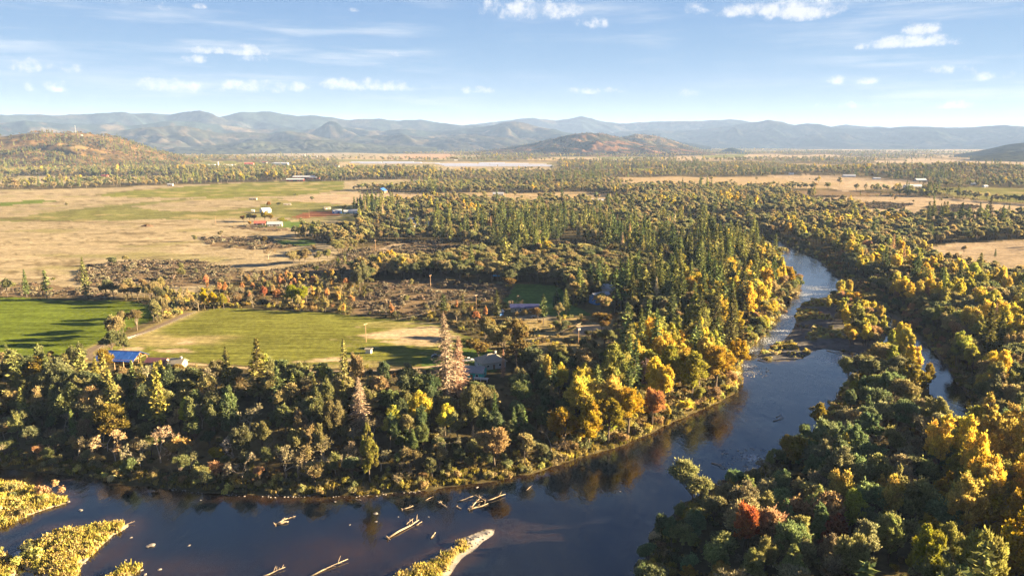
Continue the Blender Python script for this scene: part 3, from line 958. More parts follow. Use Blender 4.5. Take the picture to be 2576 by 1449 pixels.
h_left = ridge('wooded_hill', 3900, [(-500, 352), (-250, 350), (-100, 349), (0, 344), (60, 337), (110, 335), (170, 335), (215, 337), (260, 340), (300, 349), (340, 362), (380, 376), (430, 390), (480, 402), (520, 408)], 1000, 600, (0.085, 0.06, 0.028), 301, .35, colr2=(0.14, 0.085, 0.035), nu=360)
# ---------------------------------------------------------------- plant forms
def rdirs(n, rng):
    v = rng.normal(size=(n, 3))
    return v / np.linalg.norm(v, axis=1)[:, None]


def leaf_quads(P, N, size, rng, aspect=1.0, up=None):
    """kite-shaped leaf clumps at P with normals N"""
    n = len(P)
    N = N / (np.linalg.norm(N, axis=1)[:, None] + 1e-9)
    t_ = np.cross(N, rdirs(n, rng)) if up is None else up
    t_ = t_ / (np.linalg.norm(t_, axis=1)[:, None] + 1e-9)
    b_ = np.cross(N, t_)
    s = (size * rng.uniform(.6, 1.35, n))[:, None] * .5
    a = s * aspect
    q = np.stack([P - t_ * a, P + b_ * s * rng.uniform(.5, 1, (n, 1)) + N * s * .25, P + t_ * a * rng.uniform(.8, 1.3, (n, 1)), P - b_ * s * rng.uniform(.5, 1, (n, 1)) + N * s * .1], 1)
    return q.reshape(-1, 3)


def quads_of(n):
    return np.arange(n * 4).reshape(-1, 4)


class Form:
    pass


def finish(name, tv, tf, cv, clv, bark, leafm, height_, rad):
    f = Form()
    f.h, f.r = height_, rad
    f.trunk = None
    nb = 0
    if len(tv):
        tv = np.array(tv, np.float32)
        me = bpy.data.meshes.new('trunk')
        me.from_pydata([tuple(v) for v in tv], [], tf)
        me.materials.append(bark)
        me.update()
        f.trunk = me
    f.crown = mesh_np('crown', cv, [quads_of(len(cv) // 4)], [leafm], attrs={'lv': clv})
    # both together, for the mass of far trees
    if len(tv):
        tri = [q for q in tf if len(q) == 4]
        tri = np.array(tri, np.int32)
        nb = len(tv)
        V = np.concatenate([tv, cv])
        F = np.concatenate([tri, quads_of(len(cv) // 4) + nb])
        fm = np.concatenate([np.zeros(len(tri), np.int32), np.ones(len(cv) // 4, np.int32)])
        L = np.concatenate([np.full((nb, 3), .5, np.float32), clv])
        f.joint = mesh_np('tree_form', V, [F], [bark, leafm], fmat=fm, attrs={'lv': L})
    else:
        f.joint = f.crown
    return f


def lvals(npuff_idx, n, rng, puffr):
    a = np.empty((n, 3), np.float32)
    a[:, 0] = rng.random(n)
    a[:, 1] = puffr[npuff_idx]
    a[:, 2] = 0
    return np.repeat(a, 4, 0)


def broadleaf(seed, H, Rc, npuff, nleaf, leaf, cz=.62, hz_=.36, spread=1.0, tall=False, upright=0.0, bark='bark'):
    rng = np.random.default_rng(seed)
    mb = MB()
    lean = rng.normal(0, .05, 2) * H
    fork = H * (.30 if not tall else .38)
    mb.tube([(0, 0, -1.0), (lean[0] * .1, lean[1] * .1, fork * .5), (lean[0] * .4, lean[1] * .4, fork), (lean[0], lean[1], H * .78)], [H * .022, H * .018, H * .014, H * .004], 6)
    c0 = np.array([lean[0], lean[1], H * cz])
    pc, pr = [], []
    box_ = np.array([Rc, Rc, H * hz_])
    nlobe = 5 if tall else 4      # a few main limbs, each with its own sub-crown
    lc = c0 + rdirs(nlobe, rng) * box_ * rng.uniform(.30, .68, (nlobe, 1))
    lr = rng.uniform(.36, .62, nlobe)
    for i in range(npuff):
        d = rdirs(1, rng)[0]
        if d[2] < (-.95 if tall else -.45):
            d[2] *= -.6
        rad = rng.uniform(.30, 1.0) ** .6
        kl = rng.integers(0, nlobe)
        p = lc[kl] + d * box_ * rad * lr[kl]
        r = Rc * rng.uniform(.10, .30) * (1.15 - .35 * rad)
        if tall:
            tpos = (p[2] / H - .25) / .75
            r *= 1.15 - .55 * max(0, tpos)
            p[:2] = c0[:2] + (p[:2] - c0[:2]) * (1.15 - .75 * max(0, tpos) ** 1.5)
        pc.append(p)
        pr.append(r)
    pc, pr = np.array(pc), np.array(pr)
    # every crown reaches its full height
    k = pc[:, 2].argmax()
    pc[:, 2] += max(0, H - pr[k] - pc[k, 2])
    for i in range(0, npuff, 5):
        p = pc[i]
        z0 = rng.uniform(fork * .7, fork * 1.25)
        s = np.array([lean[0] * .35, lean[1] * .35, z0])
        mid = s * .45 + p * .55 + np.array([0, 0, -H * .03])
        mb.tube([tuple(s), tuple(mid), tuple(p)], [H * .009, H * .006, H * .002], 4, cap=False)
    wgt = pr ** 2 / (pr ** 2).sum()
    pi = rng.choice(npuff, nleaf, p=wgt)
    d = rdirs(nleaf, rng)
    d[:, 2] = np.where(d[:, 2] < -.3, d[:, 2] * .5, d[:, 2])
    if upright:
        d[:, 2] = d[:, 2] + upright * rng.random(nleaf)
    rr_ = rng.uniform(.45, 1.08, nleaf) ** .7
    rr_ = np.where(rng.random(nleaf) < .22, rr_ * rng.uniform(1.0, 1.7, nleaf), rr_)
    P = pc[pi] + d * (pr[pi] * rr_)[:, None] * np.array([1, 1, .85 + upright])
    N = d + rdirs(nleaf, rng) * .9
    T = d + np.array([0, 0, .35 + upright]) + rdirs(nleaf, rng) * .55
    N = N - T * (np.sum(N * T, 1) / np.sum(T * T, 1))[:, None]
    cv = leaf_quads(P, N, leaf, rng, aspect=1.45, up=T)
    return finish('tree', mb.v, mb.f, cv.astype(np.float32), lvals(pi, nleaf, rng, rng.random(npuff)), M[bark], M['leaf'], H, Rc)


def conifer(seed, H, Rc, nwhorl, leaf, z0=.10, power=.85, open_=0.0, spray=6, droop=.25, bark='bark', leafm='needle', ragged=.3, wq=.42):
    rng = np.random.default_rng(seed)
    mb = MB()
    lean = rng.normal(0, .012, 2) * H
    mb.tube([(0, 0, -1.0), (lean[0] * .5, lean[1] * .5, H * .5), (lean[0], lean[1], H * .97)], [H * .0145, H * .0095, H * .002], 6)
    P, N, T, S, I = [], [], [], [], []
    bi = 0
    for i in range(nwhorl):
        tt = (i + rng.uniform(-.3, .3)) / nwhorl
        tt = min(max(tt, 0), 1)
        z = H * (z0 + (1 - z0) * tt ** .92)
        L0 = Rc * (1 - tt) ** power * (0.35 + .65 * min(1, tt * 6 + .35)) + Rc * .05
        nb_ = rng.integers(4, 7)
        a0 = rng.uniform(0, 6.28)
        for j in range(nb_):
            if rng.random() < open_:
                continue
            a = a0 + j * 6.283 / nb_ + rng.normal(0, .25)
            L = L0 * rng.uniform(1 - ragged, 1 + ragged * .45)
            d = np.array([math.cos(a), math.sin(a), 0])
            rise = rng.uniform(-.05, .30) * (0.4 + tt)
            ns = max(2, int(spray * (.45 + .55 * L / Rc)))
            for q in range(ns):
                u = (q + rng.random()) / ns
                if u < .12:
                    continue
                p = np.array([lean[0] * z / H, lean[1] * z / H, z]) + d * L * u + np.array([0, 0, L * (rise * u - droop * u * u)]) + rng.normal(0, .06, 3) * L * .5
                P.append(p)
                T.append(d + rng.normal(0, .45, 3))
                N.append(np.array([0, 0, 1.0]) + d * .5 + rng.normal(0, .5, 3))
                S.append(leaf * (1.05 - .35 * u) * (.75 + .5 * L / Rc))
                I.append(bi)
            if L > 1.2 and bi % 3 == 0:
                s = np.array([lean[0] * z / H, lean[1] * z / H, z])
                mb.tube([tuple(s), tuple(s + d * L * .8 + np.array([0, 0, L * (rise * .8 - droop * .64)]))], [H * .0035, H * .001], 3, cap=False)
            bi += 1
    for q in range(8):     # leader
        P.append(np.array([lean[0], lean[1], H * (.955 + .045 * q / 8)]))
        T.append(np.array([0, 0, 1.0]) + rng.normal(0, .2, 3))
        N.append(rdirs(1, rng)[0])
        S.append(leaf * .6)
        I.append(0)
    P, N, T, S, I = np.array(P), np.array(N), np.array(T), np.array(S), np.array(I)
    N = N - T * (np.sum(N * T, 1) / (np.sum(T * T, 1) + 1e-9))[:, None]
    n = len(P)
    t_ = T / np.linalg.norm(T, axis=1)[:, None]
    N = N / (np.linalg.norm(N, axis=1)[:, None] + 1e-9)
    b_ = np.cross(N, t_)
    s = (S * rng.uniform(.7, 1.3, n))[:, None]
    q = np.stack([P - t_ * s * .6, P + b_ * s * wq - N * s * .12, P + t_ * s * .75, P - b_ * s * wq - N * s * .12], 1).reshape(-1, 3)
    return finish('conifer', mb.v, mb.f, q.astype(np.float32), lvals(I, n, rng, rng.random(max(bi, 1))), M[bark], M[leafm], H, Rc)


def bare(seed, H, Rc, depth=5, bark='bark_pale'):
    rng = np.random.default_rng(seed)
    mb = MB()
    tips = []

    def grow(p, d, L, r, lev):
        q = p + d * L
        mid = (p + q) / 2 + rng.normal(0, .04, 3) * L
        mb.tube([tuple(p), tuple(mid), tuple(q)], [r, r * .85, r * .62], 5 if lev < 2 else 3, cap=False)
        if lev >= depth:
            tips.append((q, d))
            return
        for _ in range(rng.integers(2, 4)):
            nd = d + rng.normal(0, .48, 3) + np.array([0, 0, .12])
            nd /= np.linalg.norm(nd)
            grow(q, nd, L * rng.uniform(.62, .85), r * .6, lev + 1)
        if lev >= 2:
            tips.append((mid, d))

    grow(np.array([0, 0, -.8]), np.array([rng.normal(0, .06), rng.normal(0, .06), 1.0]), H * .30, H * .018, 0)
    P, T = [], []
    for q, d in tips:
        for _ in range(9):
            dd_ = d + rng.normal(0, .6, 3)
            dd_ /= np.linalg.norm(dd_)
            P.append(q + dd_ * H * .03)
            T.append(dd_)
    P, T = np.array(P), np.array(T)
    n = len(P)
    b_ = np.cross(T, rdirs(n, rng))
    b_ /= np.linalg.norm(b_, axis=1)[:, None] + 1e-9
    s = H * .045
    q = np.stack([P - T * s * .7, P + b_ * s * .13, P + T * s * .9, P - b_ * s * .13], 1).reshape(-1, 3)
    mx = max(float(P[:, 2].max()), 1)
    k = H / mx
    tv = [(a * k, b2 * k, c * k) for a, b2, c in mb.v]
    return finish('bare', tv, mb.f, (q * k).astype(np.float32), lvals(np.zeros(n, int), n, rng, rng.random(2)), M[bark], M['twig'], H, Rc)


def shrub(seed, H, Rc, nleaf, leaf, matn='leaf', npuff=7, upright=0.3):
    rng = np.random.default_rng(seed)
    mb = MB()
    pc = np.stack([rng.normal(0, Rc * .45, npuff), rng.normal(0, Rc * .45, npuff), rng.uniform(.3, .62, npuff) * H], 1)
    pr = rng.uniform(.32, .5, npuff) * Rc
    for i in range(min(npuff, 5)):
        mb.tube([(0, 0, -.3), tuple(pc[i])], [H * .02, H * .008], 3, cap=False)
    pi = rng.integers(0, npuff, nleaf)
    d = rdirs(nleaf, rng)
    d[:, 2] += upright * rng.random(nleaf)
    P = pc[pi] + d * (pr[pi] * rng.uniform(.4, 1.05, nleaf))[:, None] * np.array([1, 1, H / Rc * .75])
    P[:, 2] = np.maximum(P[:, 2], .05 * H)
    cv = leaf_quads(P, d + rdirs(nleaf, rng) * .9, leaf, rng)
    return finish('shrub', mb.v, mb.f, cv.astype(np.float32), lvals(pi, nleaf, rng, rng.random(npuff)), M['bark'], M[matn], H, Rc)


def tuft(seed, H, Rc, n):
    rng = np.random.default_rng(seed)
    P = np.stack([rng.normal(0, Rc * .45, n), rng.normal(0, Rc * .45, n), np.zeros(n)], 1)
    T = np.stack([rng.normal(0, .3, n), rng.normal(0, .3, n), np.ones(n)], 1)
    hh = H * rng.uniform(.5, 1.1, n)
    b_ = np.stack([np.cos(x := rng.uniform(0, 6.28, n)), np.sin(x), np.zeros(n)], 1)
    wdt = (Rc * .14)
    q = np.stack([P - b_ * wdt, P + b_ * wdt, P + T * hh[:, None] + b_ * wdt * .5, P + T * hh[:, None] - b_ * wdt * .5], 1).reshape(-1, 3)
    return finish('tuft', [], [], q.astype(np.float32), lvals(np.zeros(n, int), n, rng, rng.random(2)), None, M['leaf'], H, Rc)


FORMS = {
    'oak': [broadleaf(100 + i, 12.0, 4.6 + .6 * (i % 3), 75, 9500, .43, cz=.62, hz_=.36) for i in range(6)],
    'cottonwood': [broadleaf(130 + i, 20.0, 5.2 + .5 * (i % 3), 90, 12000, .52, cz=.50, hz_=.49, tall=True, upright=.35) for i in range(6)],
    'willow': [broadleaf(160 + i, 9.0, 4.4, 60, 8000, .36, cz=.52, hz_=.42, upright=.25) for i in range(5)],
    'conifer': [conifer(200 + i, 28.0, 4.4 + .5 * (i % 3), 40, 1.25, z0=.10 + .05 * (i % 3), ragged=.35) for i in range(5)]
             + [conifer(220 + i, 28.0, 4.6, 26, 1.75, z0=.28, power=.55, open_=.28, spray=5, droop=.1, ragged=.5) for i in range(3)],
    'dead': [conifer(240 + i, 30.0, 4.2, 62, .80, z0=.06, open_=.05, spray=15, droop=.42, bark='bark_pale', leafm='twig', ragged=.5, wq=.16) for i in range(3)],
    'bare': [bare(260 + i, 12.0, 4.0) for i in range(4)],
    'bush': [shrub(280 + i, 3.0, 2.2, 700, .42) for i in range(5)],
    'brush': [shrub(300 + i, 1.8, 1.7, 320, .40, 'twig') for i in range(4)],
    'tuft': [tuft(320 + i, 1.2, 1.1, 46) for i in range(4)],
    # coarser forms for trees more than about 700 m away
    'oak_far': [broadleaf(400 + i, 12.0, 5.4, 14, 700, 1.5) for i in range(4)],
    'cottonwood_far': [broadleaf(410 + i, 18.0, 5.2, 18, 800, 1.6, cz=.58, hz_=.42, tall=True) for i in range(3)],
    'conifer_far': [conifer(420 + i, 28.0, 4.6, 20, 2.1, ragged=.35, spray=4) for i in range(4)],
    'brush_far': [shrub(430 + i, 1.8, 2.6, 120, .9, 'twig') for i in range(3)],
}
FORMS['willow_far'] = FORMS['oak_far']
FORMS['bare_far'] = FORMS['bare']

PAL = {
    'oak': [((.145, .115, .040), 'olive'), ((.175, .125, .046), 'olive-brown'), ((.105, .095, .034), 'dark olive'), ((.21, .145, .050), 'golden-brown'), ((.165, .135, .042), 'olive-gold')],
    'oakdark': [((.095, .095, .030), 'dark green'), ((.115, .104, .032), 'dark olive'), ((.145, .115, .036), 'olive'), ((.078, .084, .030), 'deep green')],
    'cottonwood': [((.34, .235, .030), 'yellow'), ((.24, .205, .030), 'yellow-green'), ((.32, .22, .04), 'golden'), ((.19, .16, .032), 'olive-yellow'), ((.40, .26, .03), 'bright yellow')],
    'willow': [((.115, .105, .040), 'grey-green'), ((.20, .14, .05), 'tawny'), ((.23, .125, .05), 'rusty'), ((.16, .125, .04), 'olive-gold'), ((.09, .085, .03), 'dark green')],
    'willowdark': [((.098, .112, .038), 'dark green'), ((.125, .135, .046), 'grey-green'), ((.175, .155, .042), 'olive-gold'), ((.165, .125, .050), 'brownish')],
    'conifer': [((.092, .090, .022), 'dark green'), ((.120, .110, .025), 'green'), ((.155, .130, .030), 'olive-green'), ((.070, .076, .022), 'deep green')],
    'russet': [((.30, .15, .07), 'russet'), ((.26, .17, .06), 'tawny'), ((.34, .21, .05), 'golden'), ((.22, .16, .05), 'olive-gold'), ((.36, .17, .09), 'salmon')],
    'dead': [((.34, .20, .12), 'rust-brown'), ((.36, .25, .16), 'pale tan')],
    'bare': [((.135, .098, .058), 'grey-brown'), ((.165, .125, .080), 'pale brown')],
    'bush': [((.155, .12, .04), 'olive-gold'), ((.12, .10, .035), 'olive'), ((.22, .15, .05), 'tawny'), ((.28, .20, .035), 'yellow'), ((.17, .10, .05), 'russet')],
    'brush': [((.100, .068, .052), 'brown'), ((.078, .055, .044), 'dark brown'), ((.122, .088, .066), 'grey-brown')],
    'grass': [((.34, .25, .06), 'golden'), ((.26, .22, .05), 'yellow-green'), ((.38, .28, .11), 'straw')],
}


# ---------------------------------------------------------------- where the plants stand
class Plants:
    def __init__(self):
        self.rows = []

    def add(self, kind, x, y, h, tint, cname, form=None, hero=None, wide=1.0):
        self.rows.append([kind, x, y, h, tint, cname, form, hero, wide])


PL = Plants()
KEEP = []           # (x, y, half width, metres kept clear behind, metres kept clear towards the camera)


def keep(vx, vy, hw, back=6, front=22):
    x, y, _ = GZ(vx, vy)
    KEEP.append((x, y, hw, back, front))


for a in ((308, 922, 11, 9, 10), (398, 920, 6, 6, 12), (1185, 945, 11, 8, 30), (1232, 922, 9, 8, 24), (1178, 909, 6, 4, 14), (928, 888, 4, 4, 10), (1320, 782, 11, 8, 10), (1259, 793, 4, 3, 14),
          (1510, 762, 10, 8, 26), (1533, 742, 8, 6, 26), (668, 535, 14, 14, 30), (655, 567, 12, 10, 24), (692, 570, 16, 12, 36), (852, 537, 14, 12, 50), (884, 536, 14, 10, 50), (1054, 571, 16, 10, 40), (1040, 557, 10, 8, 40),
          (765, 452, 34, 30, 120), (742, 456, 26, 20, 90), (961, 486, 22, 20, 60), (180, 893, 6, 5, 14), (203, 908, 5, 4, 12), (1503, 510, 12, 12, 90), (1253, 492, 14, 12, 90), (2296, 475, 24, 20, 90), (1311, 908, 3, 3, 14),
          (921, 860, 2, 2, 6), (1455, 864, 3, 3, 16), (1083, 724, 3, 3, 14), (945, 631, 3, 3, 14), (1198, 776, 2, 2, 10), (447, 922, 5, 4, 8), (1098, 900, 4, 3, 10), (2365, 955, 10, 2, 42), (2392, 985, 9, 2, 40), (2425, 1045, 7, 2, 40), (2285, 835, 9, 2, 34), (2350, 915, 9, 2, 36), (2240, 790, 8, 2, 26)):
    keep(*a)


def kept_clear(X, Y):
    bad = np.zeros(X.shape, bool)
    for (x, y, hw, back, front) in KEEP:
        d = math.hypot(x, y)
        ux, uy = x / d, y / d
        al = (X - x) * ux + (Y - y) * uy
        pe = np.abs(-(X - x) * uy + (Y - y) * ux)
        bad |= (al > -front) & (al < back) & (pe < hw)
    m = np.hypot(X, Y) < 700
    if m.any():
        bad[m] |= (edge_dist(X[m], Y[m], [ROAD], False) < 4.5) | (edge_dist(X[m], Y[m], [TRACK2], False) < 4.0)
    return bad


def zone(pts, z=0.0):
    return GP(pts, z)


Z_CONIFER = zone([(1235, 640), (1240, 560), (1300, 545), (1500, 560), (1640, 600), (1760, 640), (1700, 690), (1560, 650), (1400, 640), (1300, 660)])
Z_CONIFER2 = zone([(1700, 690), (1760, 600), (1905, 585), (1930, 660), (1900, 760), (1840, 850), (1760, 830), (1720, 760)])
Z_BEND = zone([(1380, 1170), (1400, 1040), (1520, 990), (1600, 900), (1680, 900), (1760, 850), (1880, 720), (1930, 640), (2060, 700), (1990, 800), (1910, 900), (1880, 1010), (1700, 1080), (1560, 1140)], -5)
Z_NEARBANK = zone([(-500, 890), (200, 905), (420, 915), (860, 940), (1250, 935), (1420, 950), (1450, 1040), (1400, 1185), (1050, 1240), (500, 1245), (-500, 1190)], -4)
Z_FGRIGHT = zone([(2130, 960), (2330, 980), (2460, 1060), (2700, 1100), (3600, 1700), (1560, 1700), (1600, 1420), (1700, 1280), (1900, 1170), (2060, 1050)], -6)
Z_GOLD = zone([(2330, 1160), (2460, 1120), (2700, 1250), (2800, 1600), (2480, 1600), (2380, 1400)], -6)
Z_WASH = zone([(1940, 580), (2050, 600), (2300, 660), (2460, 720), (2700, 760), (2700, 900), (2400, 900), (2270, 830), (2120, 700), (2000, 630)], -5)
Z_ISLTREE = zone([(2075, 770), (2120, 745), (2200, 775), (2240, 830), (2215, 885), (2130, 878), (2110, 830)], ZW)
Z_POINT = zone([(2215, 900), (2260, 870), (2320, 905), (2345, 985), (2300, 1000), (2230, 960)], ZW)
Z_HEDGE = zone([(395, 812), (420, 770), (480, 745), (486, 782), (430, 806)], 0)
Z_POPLAR = zone([(486, 780), (490, 760), (640, 755), (900, 770), (900, 790), (640, 776)], 0)
Z_EDGE = zone([(235, 900), (433, 905), (700, 921), (992, 916), (1092, 908), (1200, 895), (1300, 900), (1300, 1012), (1120, 1012), (1060, 985), (860, 982), (500, 985), (235, 985)], 0)
Z_EDGEL = zone([(-500, 890), (235, 880), (235, 960), (-500, 950)], 0)
Z_CLEAR = zone([(2325, 930), (2405, 945), (2445, 1010), (2462, 1060), (2440, 1110), (2340, 1070), (2300, 1015)], ZW)
Z_TL = zone([(-400, 480), (0, 474), (400, 465), (900, 456), (1100, 450), (1100, 432), (700, 429), (-400, 436)])
Z_LOW = zone([(395, 800), (405, 752), (480, 722), (640, 703), (870, 690), (900, 698), (900, 745), (892, 782), (1060, 792), (1130, 766), (1230, 758), (1300, 735), (1325, 800), (1260, 880), (1140, 835), (990, 806), (860, 789)], 0)
Z_BRUSHY = zone([(1250, 800), (1640, 790), (1680, 870), (1640, 900), (1540, 960), (1330, 920), (1260, 870)], 0)


def pick(palname, u):
    p = PAL[palname]
    return p[int(u * len(p)) % len(p)]


def jit(col_, amt=.14):
    k_ = 1.58 * (1 + random.uniform(-amt, amt))
    return tuple(max(.004, c_ * k_ * g_ * (1 + random.uniform(-.07, .07))) for c_, g_ in zip(col_, (.96, 1.10, 1.45 if col_[2] < col_[1] * .42 else 1.0)))


def scatter(r0, r1, step, az0, az1, far_):
    n = int(2 * r1 / step) + 2
    gx, gy = np.meshgrid(np.arange(-n // 2, n // 2) * step, np.arange(0, n) * step)
    gx = gx + RNG.uniform(-.45, .45, gx.shape) * step
    gy = gy + RNG.uniform(-.45, .45, gy.shape) * step
    X, Y = gx.ravel(), gy.ravel()
    r = np.hypot(X, Y)
    a = np.degrees(np.arctan2(X, Y))
    m = (r >= r0) & (r < r1) & (a > az0) & (a < az1)
    return X[m], Y[m]


def plant_woods(r0, r1, step, az0, az1, near):
    X, Y = scatter(r0, r1, step, az0, az1, not near)
    sd = shore_sd(X, Y)
    cl = land_class(X, Y, .6)
    r = np.hypot(X, Y)
    den = np.full(X.shape, .92)
    gap = fbm(X / 60, Y / 60, 131, 3)
    den *= np.where(r > 420, .45 + .9 * sstep(.34, .52, gap), 1)
    den = np.where(r > 2400, den * (.12 + .9 * sstep(.42, .54, fbm(X / 700, Y / 420, 81, 3) * -1 + 1)), den)
    den = den * (1 - .96 * clearing(X, Y))
    den[cl == C_OPEN] = .16
    den[cl == C_SHRUB] = .018
    den[cl == C_PINK] = .012 if near else .02
    den[cl == C_TAN] = .0015
    for k_ in (C_GREEN, C_DIM, C_BRIGHT, C_LAWN, C_SOIL, C_TILL):
        den[cl == k_] = 0
    isl_ = np.zeros(X.shape, bool)
    for p in ISLANDS.values():
        isl_ |= inside(X, Y, p)
    den[isl_ | inside(X, Y, RIVER)] = 0
    tree_isl = inside(X, Y, Z_ISLTREE)
    den[tree_isl & (sd > 1)] = .8
    den[sd < 1.2] = 0
    den[(Y < 142) & (X < 48)] = 0
    den[inside(X, Y, Z_FGRIGHT)] *= .72
    zb = inside(X, Y, Z_BRUSHY)
    den[zb & (cl == C_WOOD)] = .5
    zl = inside(X, Y, Z_LOW) & (cl == C_WOOD)
    den[zl] = np.where(X < G(900, 760)[0], .62, .14)[zl]
    ze = inside(X, Y, Z_EDGE)
    den[ze] *= .07
    den[inside(X, Y, Z_CLEAR)] = 0
    zel = inside(X, Y, Z_EDGEL)
    den[zel] *= .35
    ok = (RNG.random(len(X)) < den) & ~kept_clear(X, Y)
    X, Y, sd, cl, r = X[ok], Y[ok], sd[ok], cl[ok], r[ok]
    zs = {n_: inside(X, Y, p) for n_, p in (('con', Z_CONIFER), ('con2', Z_CONIFER2), ('bend', Z_BEND), ('bank', Z_NEARBANK), ('fg', Z_FGRIGHT), ('gold', Z_GOLD), ('wash', Z_WASH), ('isl', Z_ISLTREE), ('pt', Z_POINT), ('brushy', Z_BRUSHY), ('low', Z_LOW), ('edge', Z_EDGE), ('edgel', Z_EDGEL), ('tl', Z_TL))}
    rightl = inside(X, Y, RIGHT_LAND)
    sp_n = fbm(X / 70, Y / 90, 151, 2)
    sp_k = np.clip((fbm(X / 110, Y / 130, 159, 2) - .5) * 2.6 + .5, 0, .999)
    sp_f = fbm(X / 240, Y / 160, 157, 3)
    for i in range(len(X)):
        u = random.random()
        s_ = sd[i]
        g_ = lambda k_: zs[k_][i]
        if g_('edge') or g_('edgel'):
            kind, pal, h = ('oak', 'oak', random.uniform(4, 8.5))
        elif g_('isl') or g_('pt'):
            kind, pal, h = ('willow', 'cottonwood' if u < .35 else 'willow', random.uniform(6, 10)) if u < .7 else ('cottonwood', 'cottonwood', random.uniform(9, 14))
            if g_('pt') and u > .5:
                h *= 1.25
        elif g_('gold'):
            kind, pal, h = ('cottonwood', 'cottonwood', random.uniform(16, 23)) if u < .6 else ('willow', 'willowdark', random.uniform(8, 12))
        elif g_('fg'):
            if u < .55:
                kind, pal, h = 'willow', ('willowdark' if random.random() < .8 else 'willow'), random.uniform(8, 14)
            elif u < .90:
                kind, pal, h = 'cottonwood', ('cottonwood' if random.random() < .25 else 'willowdark'), random.uniform(11, 17)
            else:
                kind, pal, h = 'bare', 'bare', random.uniform(7, 12)
            if s_ < 16:
                h *= .62
        elif g_('bank'):
            edge = s_ < 14
            if edge:
                kind, pal, h = ('willow', 'oakdark' if u < .3 else 'willow', random.uniform(4, 8)) if u < .55 else (('bare', 'bare', random.uniform(6, 11)) if u < .8 else ('oak', 'oak', random.uniform(7, 11)))
            else:
                if u < .46:
                    kind, pal, h = 'oak', ('oakdark' if random.random() < .6 else 'oak'), random.uniform(9, 14.5)
                elif u < .72:
                    kind, pal, h = 'cottonwood', ('oakdark' if random.random() < .6 else 'oak'), random.uniform(12, 18)
                elif u < .82:
                    kind, pal, h = 'conifer', 'conifer', random.uniform(14, 23)
                elif u < .94:
                    kind, pal, h = 'bare', 'bare', random.uniform(8, 13)
                else:
                    kind, pal, h = 'cottonwood', 'cottonwood', random.uniform(11, 16)
                if s_ < 24:
                    h *= .8
        elif g_('bend'):
            if s_ < 9:
                kind, pal, h = ('willow', 'cottonwood' if u < .5 else 'willow', random.uniform(4, 8))
            elif u < .60:
                kind, pal, h = 'cottonwood', 'cottonwood', random.uniform(15, 23)
            elif u < .72:
                kind, pal, h = 'conifer', 'conifer', random.uniform(20, 32)
            elif u < .92:
                kind, pal, h = 'oak', 'oak', random.uniform(10, 15)
            else:
                kind, pal, h = 'bare', 'bare', random.uniform(10, 15)
        elif g_('con'):
            kind, pal, h = ('conifer', 'conifer', random.uniform(11, 29)) if u < .72 else ('oak', 'oak', random.uniform(10, 14))
        elif g_('con2'):
            kind, pal, h = ('conifer', 'conifer', random.uniform(14, 35)) if u < .30 else (('oak', 'oak', random.uniform(10, 15)) if u < .85 else ('cottonwood', 'cottonwood', random.uniform(14, 20)))
        elif g_('low'):
            kind, pal, h = ('cottonwood', 'russet', random.uniform(5, 9)) if u < .4 else (('bush', 'bush', random.uniform(2.5, 5)) if u < .72 else ('bare', 'bare', random.uniform(4.5, 8)))
        elif g_('brushy'):
            kind, pal, h = ('oak', 'oak', random.uniform(5, 10)) if u < .7 else (('bush', 'bush', random.uniform(2.5, 4.5)) if u < .93 else ('conifer', 'conifer', random.uniform(10, 18)))
        elif g_('wash') and s_ < 13:
            kind, pal, h = 'willow', 'willow', random.uniform(4, 7)
        elif g_('wash'):
            kind, pal, h = ('willow', 'willow', random.uniform(8, 13)) if u < .48 else (('oak', 'oak', random.uniform(10, 14)) if u < .76 else (('cottonwood', 'cottonwood', random.uniform(14, 21)) if u < .96 else ('conifer', 'conifer', random.uniform(18, 28))))
        elif cl[i] in (C_SHRUB, C_PINK, C_TAN, C_OPEN):
            kind, pal, h = ('oak', 'oak', random.uniform(4, 9)) if u < .86 else ('conifer', 'conifer', random.uniform(8, 14))
        else:
            u = float(sp_k[i]) * .6 + u * .4
            if zs['tl'][i]:
                u = u * .5 + (0 if random.random() < .35 else .5)
            pc_ = .35 if zs['tl'][i] else .02 + (.30 if r[i] > 1000 else .12) * float(sstep(.53, .66, np.array(sp_f[i])))
            if rightl[i]:
                pc_ *= .55
            if u < pc_:
                kind, pal, h = 'conifer', 'conifer', random.uniform(17, 30)
            elif u < pc_ + (1 - pc_) * .82:
                kind, pal, h = 'oak', 'oak', random.uniform(9, 14.5)
            else:
                kind, pal, h = 'cottonwood', 'cottonwood', random.uniform(13, 19)
                if random.random() < .6:
                    pal = 'oak'
        if zs['tl'][i]:
            h = h * 1.4 if kind != 'conifer' else h * .95
        tint, cn = pick(pal, (sp_n[i] * 3.1 + random.random() * .5) % 1.0)
        if kind == 'conifer' and random.random() < .03 and r[i] < 1200:
            kind = 'dead'
            tint, cn = pick('dead', random.random())
            h *= .85
        PL.add(kind, X[i], Y[i], h, jit(tint), cn, wide=random.uniform(.68, 1.12) if kind in ('oak', 'cottonwood') else random.uniform(.85, 1.25))


plant_woods(128, 700, 6.3, -41, 58, True)
plant_woods(700, 1600, 10.5, -40, 44, False)
plant_woods(1600, 3500, 19, -39, 41, False)
plant_woods(3500, 9500, 42, -39, 40, False)


